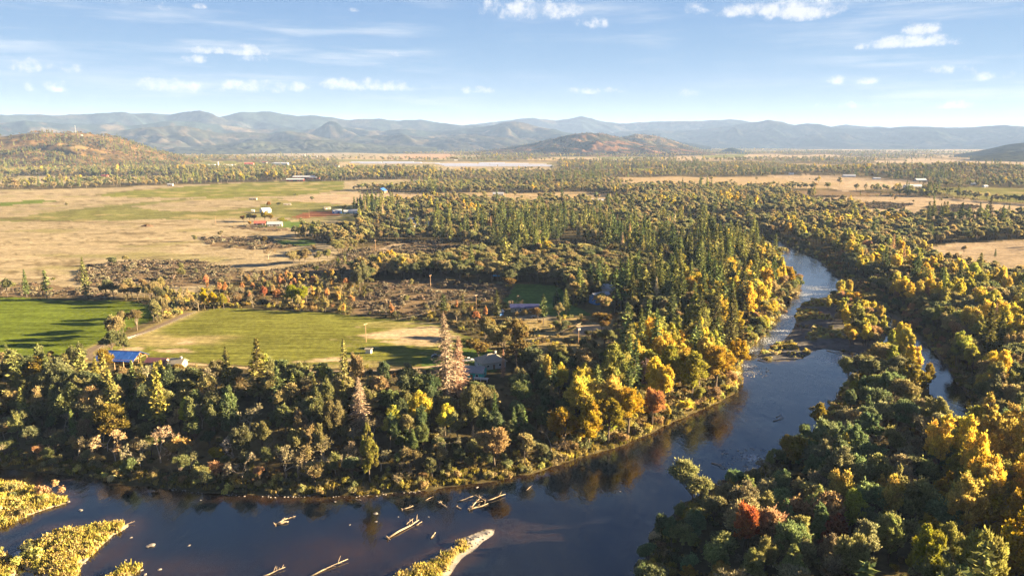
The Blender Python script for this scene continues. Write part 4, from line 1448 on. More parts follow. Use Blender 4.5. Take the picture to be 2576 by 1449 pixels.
# understorey, brush and grass -------------------------------------------------
def plant_low():
    X, Y = scatter(120, 1500, 3.1, -40, 46, False)
    r = np.hypot(X, Y)
    cl = land_class(X, Y, .8)
    keepm = (cl == C_SHRUB) | (r < 560) | inside(X, Y, zone([(1880, 570), (2120, 600), (2330, 790), (2330, 880), (2200, 800), (2000, 670), (1890, 645)], ZW))
    keepm &= ~((r > 700) & (RNG.random(len(X)) > .55))
    X, Y, cl, r = X[keepm], Y[keepm], cl[keepm], r[keepm]
    sd = shore_sd(X, Y)
    bad = kept_clear(X, Y)
    clump = fbm(X / 9, Y / 9, 171, 3)
    isl_ = np.zeros(X.shape, np.int32)
    for i, p in enumerate(ISLANDS.values()):
        isl_[inside(X, Y, p)] = i + 1
    grav = fbm(X / 16, Y / 16, 111, 3)
    tipz = inside(X, Y, zone([(1895, 895), (1960, 872), (2040, 880), (2010, 915), (1900, 912)], ZW))
    hedge = inside(X, Y, Z_HEDGE)
    bank = inside(X, Y, Z_NEARBANK)
    fg = inside(X, Y, Z_FGRIGHT)
    bend = inside(X, Y, Z_BEND)
    u = RNG.random(len(X))
    for i in range(len(X)):
        if sd[i] < .3 or bad[i]:
            continue
        if isl_[i]:
            if isl_[i] == 1:
                if grav[i] < .50 and u[i] < .7:
                    t_, c_ = pick('grass' if u[i] < .1 else 'bush', random.random())
                    PL.add('bush', X[i], Y[i], random.uniform(.8, 2.6), jit(t_), c_)
            if isl_[i] == 1 and tipz[i] and u[i] < .6:
                t_, c_ = pick('grass', random.random())
                PL.add('bush', X[i], Y[i], random.uniform(.8, 2.0), jit(t_), c_)
            elif isl_[i] in (2, 3, 5):
                t_, c_ = pick(random.choice(('grass', 'grass', 'bush', 'willow')), random.random())
                if u[i] < .34:
                    PL.add('bush', X[i], Y[i], random.choice((.7, 1.0, 1.5, 2.2, 3.4)) * random.uniform(.8, 1.2), jit(t_, .25), c_)
            continue
        if cl[i] == C_SHRUB:
            if u[i] < .12 + .8 * sstep(.40, .54, clump[i]):
                t_, c_ = pick('brush', random.random())
                PL.add('brush', X[i], Y[i], random.choice((.7, 1.0, 1.3, 1.6, 1.9, 2.5)) * random.uniform(.8, 1.2), jit(t_, .3), c_)
        elif hedge[i]:
            t_, c_ = pick('bush', random.random())
            PL.add('bush', X[i], Y[i], random.uniform(2.5, 4.5), jit(t_), c_)
        elif cl[i] == C_WOOD and (r[i] < 520 or sd[i] < 16):
            lim = .95 if (bend[i] and sd[i] < 14) else .75 if sd[i] < 9 else (.5 if sd[i] < 16 else .22)
            if u[i] < lim:
                pal = 'grass' if (sd[i] < 3 and u[i] < .2) else 'bush'
                t_, c_ = pick(pal, random.random())
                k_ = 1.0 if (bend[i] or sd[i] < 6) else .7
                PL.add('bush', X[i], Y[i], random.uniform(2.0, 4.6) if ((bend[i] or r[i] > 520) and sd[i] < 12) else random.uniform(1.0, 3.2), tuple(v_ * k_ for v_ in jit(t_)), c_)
        elif cl[i] == C_OPEN and u[i] < .25:
            t_, c_ = pick('bush', random.random())
            PL.add('bush', X[i], Y[i], random.uniform(1.0, 3.0), jit(t_), c_)


plant_low()

# trees on the hills, standing on the slopes
HILLPTS = []
for (X_, Y_, Z_), cnt, lo, hi, con in ((h_left, 9000, 6, 13, .3), (h_mid, 5200, 5, 10, .12), (h_mid_b, 3400, 6, 12, .3)):
    vv = RNG.integers(0, X_.shape[0] - 2, cnt)
    uu = RNG.integers(0, X_.shape[1] - 2, cnt)
    f1, f2 = RNG.random(cnt), RNG.random(cnt)

    def bil(A):
        return (A[vv, uu] * (1 - f1) + A[vv, uu + 1] * f1) * (1 - f2) + (A[vv + 1, uu] * (1 - f1) + A[vv + 1, uu + 1] * f1) * f2
    px_, py_, pz_ = bil(X_), bil(Y_), bil(Z_)
    dn_ = fbm(px_ / 120, py_ / 120, 181, 3)
    for a_, b_, c_, d_ in zip(px_, py_, pz_, dn_):
        if c_ < 4 or random.random() > float(sstep(.36, .55, np.array(d_))) + .12:
            continue
        if random.random() < con * (2.2 if d_ > .55 else .8):
            t_, _c = pick('conifer', random.random())
            HILLPTS.append(('conifer_far', a_, b_, c_, random.uniform(lo, hi) * 1.5, jit(t_)))
        else:
            t_, _c = random.choice([((.19, .12, .045), 0), ((.15, .11, .04), 0), ((.24, .13, .05), 0), ((.10, .09, .035), 0)])
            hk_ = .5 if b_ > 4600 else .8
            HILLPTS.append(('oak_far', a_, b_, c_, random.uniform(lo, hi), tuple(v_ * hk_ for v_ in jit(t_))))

# ---- single trees read off the photograph: kind, x, y of the foot, height, tint, colour word, label
HERO = [
    ('dead', 1126, 1010, 36, (.30, .225, .155), 'tallest pale dead conifer beside the teal house by the river', 1.45),
    ('dead', 1153, 998, 25, (.40, .25, .165), 'shorter rust-pink dead conifer leaning against the tallest pale one', 1.7),
    ('dead', 909, 1080, 20, (.38, .28, .19), 'pale tan dead spruce standing alone in dark oaks above the river', 1.75),
    ('dead', 1265, 950, 13, (.44, .24, .15), 'small pinkish dead conifer right of the hip-roofed house', .8),
    ('conifer', 650, 1012, 26, (.15, .13, .04), 'tall open pine below the middle of the green field', 1.3),
    ('conifer', 576, 1008, 22, (.13, .12, .04), 'leggy pine left of the tall open pine under the green field', 1.1),
    ('conifer', 405, 1090, 27, (.24, .215, .05), 'bright yellow-green pine in dark woods below the blue-roofed barn', .95),
    ('conifer', 245, 985, 15, (.20, .175, .04), 'yellow-green pine just left of the blue-roofed barn', 1.1),
    ('conifer', 360, 985, 15, (.17, .15, .04), 'thin green pine just right of the blue-roofed barn', .9),
    ('conifer', 1250, 800, 17, (.10, .10, .04), 'pointed fir left of the blue-roofed low house', 1.3),
    ('conifer', 1115, 798, 14, (.09, .10, .04), 'broad fir at the edge of the brown brush, left of two', 1.4),
    ('conifer', 1164, 785, 12, (.12, .11, .04), 'narrow young fir between two broader firs by the brush', 1.0),
    ('conifer', 852, 684, 12, (.10, .11, .03), 'lone green fir at the right end of the tan field', 1.3),
    ('conifer', 917, 755, 11, (.11, .10, .03), 'small green fir amid the russet trees by the brush', 1.2),
    ('cottonwood', 930, 1215, 20, (.22, .20, .05), 'yellow-green narrow tree standing at the river edge mid-left', .62),
    ('conifer', 1228, 588, 14, (.38, .17, .09), 'red-brown dying conifer standing out above the oaks', 1.2),
    ('conifer', 1144, 580, 11, (.34, .17, .09), 'rusty conifer left of the red-brown dying one', 1.2),
    ('conifer', 1706, 815, 14, (.12, .11, .035), 'single pointed fir on the shaded slope above the bend', 1.4),
    ('conifer', 1835, 880, 33, (.115, .105, .04), 'tall open ponderosa over the yellow cottonwoods at the bend', 1.1),
    ('conifer', 1795, 860, 31, (.12, .11, .04), 'tall ponderosa left of the tallest one at the bend', 1.1),
    ('conifer', 1862, 800, 36, (.10, .10, .04), 'towering conifer rising over the left channel of the river', 1.0),
    ('conifer', 1890, 700, 36, (.10, .10, .04), 'towering conifer where the river disappears upstream', 1.0),
    ('conifer', 2487, 562, 34, (.10, .085, .05), 'tallest lone conifer right of the far pink field', .8),
    ('conifer', 2372, 552, 24, (.09, .08, .04), 'slender conifer at the near edge of the far pink field', .9),
    ('conifer', 2478, 908, 30, (.13, .12, .035), 'big dense conifer on the right bank across from the gravel island', 1.25),
    ('conifer', 2508, 900, 24, (.12, .12, .035), 'second conifer right of the big one on the right bank', 1.2),
    ('conifer', 1400, 785, 13, (.035, .052, .04), 'blue-green spruce on the lawn behind the blue-roofed house', 1.6),
    ('conifer', 1470, 775, 16, (.06, .065, .03), 'wide dark cedar in front of the blue house', 1.7),
    ('cottonwood', 515, 777, 13, (.42, .33, .012), 'brightest yellow poplar at the end of the lane', .8),
    ('cottonwood', 538, 778, 11, (.40, .30, .015), 'yellow poplar right beside the brightest one', .8),
    ('cottonwood', 563, 779, 10, (.30, .27, .03), 'smaller yellow-green poplar, third from the lane end', .9),
    ('cottonwood', 735, 760, 11, (.28, .30, .025), 'lime green tree behind the russet trees of the field edge', 1.6),
    ('cottonwood', 770, 762, 11, (.29, .30, .025), 'right one of two lime green trees behind the field edge', 1.5),
    ('cottonwood', 700, 764, 9, (.36, .18, .075), 'orange-pink tree left of the lime green trees', 1.2),
    ('cottonwood', 664, 752, 8, (.38, .15, .075), 'salmon red tree behind the yellow poplars', 1.2),
    ('cottonwood', 2403, 1245, 17, (.30, .26, .045), 'feathery yellow-green cottonwood, highest of the right-hand clump', 1.25),
    ('cottonwood', 2365, 1290, 13, (.36, .23, .03), 'golden cottonwood at the left side of the right-hand clump', 1.25),
    ('cottonwood', 2478, 1370, 19, (.36, .27, .025), 'yellow cottonwood in the middle of the right-hand clump', 1.2),
    ('cottonwood', 2545, 1500, 22, (.40, .28, .022), 'brightest yellow cottonwood at the right edge of the picture', 1.2),
    ('cottonwood', 2560, 1390, 19, (.36, .26, .03), 'yellow cottonwood behind the brightest one at the right edge', 1.1),
    ('cottonwood', 2315, 1520, 20, (.26, .25, .03), 'conical yellow-green tree at the bottom right', .85),
    ('cottonwood', 2330, 1385, 10, (.30, .23, .03), 'short golden tree left of the yellow clump', 1.2),
    ('cottonwood', 1870, 1400, 15, (.42, .15, .05), 'orange-red tree behind the near right-hand trees', .9),
    ('cottonwood', 2100, 1400, 11, (.22, .095, .05), 'round russet tree in the dark right-hand woods', 1.5),
    ('cottonwood', 1985, 1180, 12, (.27, .205, .03), 'golden round-topped tree on the right-hand shore', 1.5),
    ('cottonwood', 2060, 1085, 11, (.25, .20, .03), 'golden tree at the right-hand shore of the wide pool', 1.3),
    ('cottonwood', 2290, 1000, 17, (.24, .19, .035), 'big olive-yellow tree on the point between two channels', 1.6),
    ('cottonwood', 2335, 985, 13, (.27, .20, .035), 'smaller round tree right of the big one on the point', 1.0),
    ('cottonwood', 1640, 1455, 6, (.42, .30, .06), 'golden young tree at the bottom edge', 1.0),
    ('cottonwood', 1730, 1475, 6, (.45, .30, .05), 'second golden young tree at the bottom edge', 1.1),
    ('cottonwood', 1810, 1490, 8, (.45, .31, .08), 'cream and gold leafy tree at the bottom edge', 1.5),
    ('cottonwood', 1480, 1130, 18, (.36, .25, .03), 'tall yellow cottonwood leading the bright row at the bend', 1.2),
    ('cottonwood', 1530, 1118, 17, (.28, .23, .03), 'yellow-green cottonwood, second in the bright row at the bend', 1.1),
    ('cottonwood', 1580, 1100, 18, (.40, .27, .028), 'brightest yellow cottonwood of the bright row at the bend', 1.1),
    ('cottonwood', 1640, 1075, 15, (.40, .21, .08), 'pinkish orange tree ending the bright row at the bend', 1.2),
    ('cottonwood', 1420, 1135, 16, (.34, .22, .03), 'golden cottonwood left of the bright row at the bend', 1.2),
    ('cottonwood', 1740, 1000, 20, (.27, .25, .04), 'lime-topped cottonwood in the middle of the bend', 1.2),
    ('cottonwood', 1690, 985, 21, (.25, .24, .04), 'tall lime cottonwood left of the middle of the bend', 1.2),
    ('cottonwood', 1800, 985, 20, (.36, .24, .035), 'golden cottonwood overhanging the water at the bend', 1.4),
    ('cottonwood', 1850, 940, 17, (.38, .26, .03), 'golden cottonwood next to the riffle', 1.2),
    ('cottonwood', 1985, 720, 15, (.34, .23, .03), 'golden tree where the left bank bulges into the river', 1.4),
    ('cottonwood', 1945, 735, 18, (.33, .24, .03), 'tall golden tree above the bulging left bank', 1.2),
    ('bare', 1613, 985, 15, (.40, .30, .24), 'bare bleached snag standing above the yellow cottonwoods', .8),
    ('bare', 1655, 985, 13, (.30, .22, .18), 'leafless grey tree beside the bleached snag', 1.1),
    ('bare', 405, 1165, 12, (.44, .33, .20), 'sunlit leafless tree under the bright yellow-green pine', 1.1),
    ('bare', 585, 1145, 8, (.40, .35, .29), 'pale leafless tree right of the yellow bush by the water', 1.1),
    ('bare', 675, 652, 9, (.20, .135, .07), 'lone half-bare oak in the tan field', 1.3),
    ('bare', 290, 1160, 10, (.46, .32, .17), 'sunlit golden leafless tree on the shaded bank', 1.1),
    ('oak', 305, 1120, 15, (.19, .145, .035), 'sunlit round oak on the shaded bank, left of the yellow-green pine', 1.1),
    ('oak', 540, 1170, 6, (.32, .245, .03), 'low round yellow bush-like oak near the water', 1.2),
    ('oak', 450, 1165, 10, (.36, .25, .09), 'cream-gold tree beside the sunlit leafless tree', .9),
    ('oak', 662, 618, 9, (.15, .105, .03), 'round oak at the edge of the brown brush in the tan field', 1.2),
    ('oak', 836, 626, 9, (.23, .165, .025), 'golden round oak at the right side of the tan field', 1.1),
    ('oak', 1284, 726, 8, (.20, .13, .04), 'lone spreading oak at the top of the shaded lawn', 1.4),
    ('oak', 1352, 806, 8, (.19, .125, .05), 'round tan oak in front of the blue-roofed low house', 1.2),
    ('oak', 1205, 905, 10, (.22, .155, .05), 'spreading oak behind the white pickup truck', 1.3),
    ('oak', 1512, 835, 10, (.20, .13, .04), 'round oak right of the pole with the transformer', 1.2),
    ('oak', 1220, 848, 10, (.29, .18, .04), 'golden oak at the right corner of the green field', 1.3),
    ('oak', 1245, 1180, 15, (.34, .24, .11), 'cream-coloured tall tree on the sunlit lower bank', .9),
    ('oak', 1300, 935, 22, (.21, .155, .06), 'huge tan tree right of the hip-roofed house', .85),
    ('oak', 452, 962, 8, (.22, .16, .04), 'olive-gold oak in front of the tan cottage', 1.2),
    ('cottonwood', 676, 522, 9, (.40, .19, .05), 'single orange tree behind the white barn', 1.3),
    ('oak', 699, 520, 7, (.10, .10, .03), 'dark round tree right of the white barn', 1.6),
    ('oak', 612, 558, 8, (.32, .14, .05), 'orange-red round tree left of the farmhouses', 1.3),
    ('oak', 628, 556, 9, (.09, .09, .03), 'dark round tree behind the red-roofed farmhouse', 1.4),
    ('oak', 640, 557, 9, (.18, .12, .04), 'brown round tree left of the red-roofed farmhouse', 1.4),
    ('cottonwood', 667, 558, 13, (.30, .23, .03), 'tall yellow tree between the two farmhouses', 1.4),
    ('oak', 682, 557, 10, (.24, .17, .03), 'golden round tree behind the white-roofed farmhouse', 1.3),
    ('oak', 712, 566, 9, (.22, .21, .03), 'lime green tree right of the white-roofed farmhouse', 1.3),
    ('cottonwood', 627, 568, 6, (.42, .24, .03), 'small golden tree in front of the farmhouses', 1.2),
    ('oak', 866, 533, 10, (.14, .12, .03), 'olive tree between the pale blue house and the greenhouse', 1.2),
    ('oak', 85, 985, 14, (.21, .155, .03), 'golden-olive oak at the left end of the lane', 1.2),
    ('oak', 265, 945, 12, (.23, .165, .03), 'golden oak hiding the left half of the barn', .9),
]
hx = []
for (kind, vx, vy, h, tint, label, wide) in HERO:
    x, y, z = GZ(vx, vy)
    hx.append((x, y, h))
    PL.add(kind, x, y, h, tint, '', None, label, wide)
rows = PL.rows
px = np.array([q[1] for q in rows])
py = np.array([q[2] for q in rows])
hero_m = np.array([q[7] is not None for q in rows])
drop = np.zeros(len(rows), bool)
ph = np.array([q[3] for q in rows])
for x, y, h in hx:
    d = math.hypot(x, y)
    al = ((px - x) * x + (py - y) * y) / d
    pe = np.abs(-(px - x) * y + (py - y) * x) / d
    drop |= ~hero_m & (((px - x) ** 2 + (py - y) ** 2) < (2.6 + h * .07) ** 2)
    drop |= ~hero_m & (al < 0) & (al > -h * .95) & (pe < h * .20) & (ph > h * .35)
rows = [q for q, d_ in zip(rows, drop) if not d_]
px = np.array([q[1] for q in rows])
py = np.array([q[2] for q in rows])
pz = height(px, py)
ph = np.array([q[3] for q in rows])
pr_ = np.hypot(px, py)
FORM_R = {'oak': .46, 'cottonwood': .28, 'willow': .52, 'conifer': .16, 'dead': .15, 'bare': .33, 'bush': .75, 'brush': .95, 'tuft': .9}
wd = np.array([FORM_R[q[0]] * q[3] * q[8] for q in rows])

# how much of each plant the photograph shows (far to near, in a coarse frame)
BW, BH = 1024, 576
buf = np.full((BH, BW), -1, np.int32)
bx, by, bf = VPROJ(px, py, pz)
tx, ty, tf_ = VPROJ(px, py, pz + ph)
kx = BW / 2576.0
cxs, y0s, y1s = bx * kx, ty * kx, by * kx
hws = np.maximum(wd / bf * VF * kx, .5)
is_con = np.array([q[0] in ('conifer', 'dead') for q in rows])
for i in np.argsort(-bf):
    if bf[i] > 1500 or y1s[i] < 0 or y0s[i] > BH or cxs[i] + hws[i] < 0 or cxs[i] - hws[i] > BW:
        continue
    ya, yb = max(int(y0s[i]), 0), min(int(y1s[i]) + 1, BH)
    for yy in range(ya, yb):
        tq = (yy + .5 - y0s[i]) / max(y1s[i] - y0s[i], .5)
        w_ = hws[i] * (min(1, .12 + tq * 1.05) if is_con[i] else math.sqrt(max(0, 1 - (tq * 1.15 - .55) ** 2 / .36)))
        xa, xb = max(int(cxs[i] - w_), 0), min(int(cxs[i] + w_) + 1, BW)
        if xb > xa:
            buf[yy, xa:xb] = i
seen = np.bincount(buf[buf >= 0], minlength=len(rows))
# ---------------------------------------------------------------- single plants as things of their own, the rest as masses
KINDS = {  # kind: (object name, noun, category, group, limit)
    'conifer': ('conifer_tree', 'conifer', 'conifer', 'conifers', 300), 'dead': ('dead_conifer', 'dead conifer', 'dead tree', 'dead conifers', 300),
    'oak': ('oak_tree', 'oak', 'oak', 'oaks', 300), 'cottonwood': ('cottonwood_tree', 'cottonwood', 'cottonwood', 'cottonwoods', 300),
    'willow': ('willow_tree', 'willow', 'willow', 'willows and alders', 300), 'bare': ('bare_tree', 'leafless tree', 'bare tree', 'leafless trees', 300),
    'bush': ('bush', 'bush', 'bush', 'bushes', 300), 'brush': ('brush_shrub', 'brush shrub', 'shrub', 'dry brush shrubs', 300)}
LANDMARKS = [
    (300, 905, 'the blue-roofed barn'), (398, 918, 'the maroon-roofed shed'), (928, 886, 'the white box shed'), (1185, 940, 'the teal-walled house'), (1232, 918, 'the hip-roofed house'),
    (1130, 960, 'the tall pale dead conifer'), (909, 1020, 'the pale dead spruce'), (405, 1020, 'the bright yellow-green pine'), (650, 940, 'the tall open pine'), (515, 745, 'the bright yellow poplars'),
    (1455, 835, 'the transformer pole'), (1311, 885, 'the pole by the big tan tree'), (1320, 775, 'the blue-roofed low house'), (1510, 750, 'the blue house'), (1613, 930, 'the bleached snag'), (1215, 1262, 'the log jam'),
    (705, 1310, 'the lone stranded log'), (1180, 1380, 'the white gravel bar'), (190, 1375, 'the larger grassy islet'), (60, 1260, 'the grassy spit at left'), (1900, 890, 'the riffle'), (2060, 800, 'the gravel island'), (2285, 930, 'the point between the channels'),
    (2370, 950, 'the side channel'), (2430, 1040, 'the small backwater pool'), (1870, 1300, 'the orange-red tree'), (2100, 1290, 'the round russet tree'), (2470, 1250, 'the yellow cottonwood clump'), (2310, 1370, 'the conical yellow-green tree'),
    (1765, 1245, 'the right-hand gravel spit'), (1575, 1040, 'the bright yellow row at the bend'), (1985, 690, 'the bulge of the left bank'), (1925, 610, 'the head of the visible river'), (2480, 830, 'the big right-bank conifer'),
    (2450, 650, 'the pale field at right'), (250, 870, 'the bend of the lane'), (1100, 850, 'the dry patch of the green field'), (600, 700, 'the dark brush patch'), (1080, 745, 'the middle brush patch'), (1380, 750, 'the shaded lawn'),
    (1000, 650, 'the winding trail'), (1430, 620, 'the dark conifer stand'), (840, 640, 'the right end of the tan field'), (690, 565, 'the white-roofed farmhouse'), (850, 535, 'the red soil plot'), (1740, 1120, 'the dark water under the bend'), (2150, 520, 'the far pink field'),
    (600, 1235, 'the stony shore'), (930, 1180, 'the narrow yellow-green tree'), (80, 1120, 'the dark left-hand bank'), (2000, 1440, 'the dark lower right woods'), (2250, 1130, 'the middle of the right-hand woods'), (2050, 1050, 'the right shore of the wide pool'), (1700, 760, 'the shaded slope above the bend'),
]
ORD = ['leftmost', 'second', 'third', 'fourth', 'fifth', 'sixth', 'seventh', 'eighth', 'ninth', 'tenth', 'eleventh', 'twelfth', 'thirteenth', 'fourteenth', 'fifteenth', 'sixteenth', 'seventeenth', 'eighteenth', 'nineteenth', 'twentieth']


def ordinal(i):
    if i < 20:
        return ORD[i]
    n_ = i + 1
    return '%d%s' % (n_, 'th' if 10 <= n_ % 100 <= 20 else {1: 'st', 2: 'nd', 3: 'rd'}.get(n_ % 10, 'th'))


def side_word(dx, dy):
    if abs(dx) > abs(dy) * 1.3:
        return 'left of' if dx < 0 else 'right of'
    return 'above' if dy < 0 else 'below'


chosen = {}
for kd in KINDS:
    ids = [i for i, q in enumerate(rows) if q[0] == kd and (seen[i] >= 6 or q[7])]
    ids.sort(key=lambda i: -(seen[i] + (100000 if rows[i][7] else 0)))
    chosen[kd] = ids[:KINDS[kd][4]]
single = set(i for v in chosen.values() for i in v)
LM = np.array([(a, b) for a, b, _ in LANDMARKS])
AVG = {'conifer': 24, 'dead': 20, 'oak': 11, 'cottonwood': 16.5, 'willow': 8.5, 'bare': 9.5, 'bush': 2.2, 'brush': 1.8}
keys = {}
for kd, ids in chosen.items():
    for i in ids:
        q = rows[i]
        if q[7]:
            keys.setdefault(('hero', q[7]), []).append(i)
            continue
        vx, vy = tx[i] * .5 + bx[i] * .5, ty[i] * .6 + by[i] * .4
        d2 = (LM[:, 0] - vx) ** 2 + ((LM[:, 1] - vy) * 1.4) ** 2
        j = int(d2.argmin())
        size = 'tall ' if q[3] > AVG[kd] * 1.17 else ('small ' if q[3] < AVG[kd] * .83 else '')
        txt = '%s%s %s %s %s' % (size, q[5], KINDS[kd][1], side_word(vx - LM[j, 0], vy - LM[j, 1]), LANDMARKS[j][2])
        keys.setdefault((kd, txt), []).append(i)
labels = {}
for (kd, txt), ids in keys.items():
    if len(ids) == 1:
        labels[ids[0]] = txt
    else:
        ids.sort(key=lambda i: bx[i])
        for n_, i in enumerate(ids):
            if n_ == 0:
                labels[i] = txt + ', leftmost'
            elif n_ == len(ids) - 1:
                labels[i] = txt + ', rightmost'
            else:
                labels[i] = txt + ', ' + ordinal(n_) + ' from left'


for i_, l_ in labels.items():
    if len(l_.split()) > 16:
        labels[i_] = l_.replace('tall ', '', 1).replace('small ', '', 1).replace('brush shrub', 'shrub')


def form_for(kind, i, far_):
    fl = FORMS[kind + '_far'] if (far_ and kind + '_far' in FORMS) else FORMS[kind]
    return fl, int(vhash(np.array([i]), np.array([7]), 3)[0] * len(fl)) % len(fl)


for kd, ids in chosen.items():
    nm, noun, cat, grp, _ = KINDS[kd]
    for i in ids:
        q = rows[i]
        fl, fi = form_for(kd, i, False)
        f = fl[fi]
        s = q[3] / f.h
        rz = float(vhash(np.array([i]), np.array([9]), 5)[0]) * 6.283
        loc = (px[i], py[i], pz[i] - .05)
        if f.trunk is None or kd in ('bush', 'brush'):
            o = obj(nm, f.joint)
            o.location, o.rotation_euler, o.scale = loc, (0, 0, rz), (s * q[8], s * q[8], s)
            o['tint'] = tuple(q[4])
            tag(o, labels[i], cat, grp)
        else:
            o = thing(nm, labels[i], cat, loc, rz, grp)
            o.scale = (s * q[8], s * q[8], s)
            tr = obj('trunk', f.trunk, o)
            cr = obj('branches' if kd == 'bare' else 'crown', f.crown, o)
            cr['tint'] = tuple(q[4])


def gn_scatter(name, forms, P, ROT, SCL, IDX, TINT):
    coll = bpy.data.collections.new(name + '_forms')
    for n_, f in enumerate(forms):
        ob = bpy.data.objects.new('%s_form_%03d' % (name, n_), f.joint)
        coll.objects.link(ob)
    me = bpy.data.meshes.new(name)
    me.vertices.add(len(P))
    me.vertices.foreach_set('co', np.asarray(P, np.float32).ravel())
    for an, ty_, dat, fld_ in (('rot', 'FLOAT_VECTOR', ROT, 'vector'), ('scl', 'FLOAT_VECTOR', SCL, 'vector'), ('idx', 'INT', IDX, 'value')):
        a_ = me.attributes.new(an, ty_, 'POINT')
        a_.data.foreach_set(fld_, np.asarray(dat, np.int32 if ty_ == 'INT' else np.float32).ravel())
    a_ = me.attributes.new('tint', 'FLOAT_COLOR', 'POINT')
    a_.data.foreach_set('color', np.concatenate([np.asarray(TINT, np.float32), np.ones((len(P), 1), np.float32)], 1).ravel())
    o = obj(name, me)
    ng = bpy.data.node_groups.new(name, 'GeometryNodeTree')
    ng.interface.new_socket('Geometry', in_out='INPUT', socket_type='NodeSocketGeometry')
    ng.interface.new_socket('Geometry', in_out='OUTPUT', socket_type='NodeSocketGeometry')
    gi = ng.nodes.new('NodeGroupInput')
    go = ng.nodes.new('NodeGroupOutput')
    ci = ng.nodes.new('GeometryNodeCollectionInfo')
    ci.inputs[0].default_value = coll
    ci.inputs[1].default_value = True
    ci.inputs[2].default_value = True
    ip = ng.nodes.new('GeometryNodeInstanceOnPoints')
    ip.inputs['Pick Instance'].default_value = True

    def na_(n_, dt):
        x = ng.nodes.new('GeometryNodeInputNamedAttribute')
        x.data_type = dt
        x.inputs[0].default_value = n_
        return x.outputs[0]
    er = ng.nodes.new('FunctionNodeEulerToRotation')
    L = ng.links.new
    L(gi.outputs[0], ip.inputs['Points'])
    L(ci.outputs[0], ip.inputs['Instance'])
    L(na_('idx', 'INT'), ip.inputs['Instance Index'])
    L(na_('rot', 'FLOAT_VECTOR'), er.inputs[0])
    L(er.outputs[0], ip.inputs['Rotation'])
    L(na_('scl', 'FLOAT_VECTOR'), ip.inputs['Scale'])
    L(ip.outputs[0], go.inputs[0])
    md = o.modifiers.new('scatter', 'NODES')
    md.node_group = ng
    o['kind'] = 'stuff'
    return o


masses = {'conifer': ('conifer_woodland', 'mass of dark conifers merging into one wood across the valley', 'woodland'), 'oak': ('oak_woodland', 'olive and golden oak woods merging across the valley floor', 'woodland'),
          'cottonwood': ('cottonwood_woodland', 'yellow and olive cottonwoods merging into the far woods', 'woodland'), 'willow': ('willow_thicket', 'willow and alder thicket filling the river bottom', 'thicket'),
          'bare': ('bare_thicket', 'leafless grey trees scattered through the woods', 'thicket'), 'dead': ('dead_conifers', 'scattered dead conifers among the far woods', 'woodland'),
          'bush': ('undergrowth', 'low undergrowth covering banks and woodland floor', 'undergrowth'), 'brush': ('dry_brush', 'brown dry brush covering the waste ground', 'brush')}
for kd, (nm, lab, cat) in masses.items():
    ids = [i for i, q in enumerate(rows) if q[0] == kd and i not in single]
    hill = [hp_ for hp_ in HILLPTS if hp_[0] == kd + '_far']
    if not ids and not hill:
        continue
    nf, ff = FORMS[kd], FORMS.get(kd + '_far', [])
    allf = nf + ff
    P, RO, S, ID, T = [], [], [], [], []
    for i in ids:
        far_ = pr_[i] > 650 and len(ff) > 0
        if far_:
            k_ = len(nf) + random.randrange(len(ff))
        else:
            k_ = random.randrange(len(nf))
        s = rows[i][3] / allf[k_].h
        if pr_[i] > 3500:
            s *= 1.25
        P.append((px[i], py[i], pz[i] - .05))
        RO.append((0, 0, random.uniform(0, 6.28)))
        w_ = s * (random.uniform(.75, 1.4) if kd == 'conifer' else random.uniform(.85, 1.2))
        S.append((w_, w_, s))
        ID.append(k_)
        T.append(rows[i][4])
    for (_, a_, b_, c_, h_, t_) in hill:
        k_ = len(nf) + random.randrange(len(ff))
        s = h_ / allf[k_].h
        P.append((a_, b_, c_ - .5))
        RO.append((0, 0, random.uniform(0, 6.28)))
        S.append((s * 1.2, s * 1.2, s))
        ID.append(k_)
        T.append(t_)
    o = gn_scatter(nm, allf, P, RO, S, ID, T)
    o['label'], o['category'] = lab, cat

# grass on the islets and along the low shores
gx_, gy_ = scatter(120, 420, 1.25, -40, 42, False)
gs_ = shore_sd(gx_, gy_)
on = np.zeros(gx_.shape, np.int32)
for i, p in enumerate(ISLANDS.values()):
    on[inside(gx_, gy_, p)] = i + 1
tipd = np.hypot(gx_ - tip[0], gy_ - tip[1])
g_ok = (gs_ > .6) & (((on > 1) & (on < 6)) | ((on == 6) & (gs_ > 1.5) & (tipd > 7)) | ((on == 0) & (gs_ < 7) & (RNG.random(len(gx_)) < .5)) | ((on == 1) & (fbm(gx_ / 16, gy_ / 16, 111, 3) < .45)))
gx_, gy_, on = gx_[g_ok], gy_[g_ok], on[g_ok]
gzz = height(gx_, gy_)
n_ = len(gx_)
hgt_ = RNG.uniform(.5, 1.2, n_)
cols_ = np.array([c_ for c_, _ in PAL['grass']])[RNG.integers(0, 3, n_)] * RNG.uniform(.75, 1.2, (n_, 1))
cols_[on == 0] *= .6
o = gn_scatter('shore_grass', FORMS['tuft'], np.stack([gx_, gy_, gzz - .05], 1), np.stack([np.zeros(n_), np.zeros(n_), RNG.uniform(0, 6.28, n_)], 1), np.stack([hgt_, hgt_, hgt_], 1), RNG.integers(0, 4, n_), cols_)
o['label'], o['category'] = 'tall golden grass on the islets and low shores', 'grass'
# ---------------------------------------------------------------- buildings
def paint(name, c, rough=.6, var=.12, scale=.8, **kw):
    return mat_plain(name, c, rough, var=var, scale=scale, **kw)


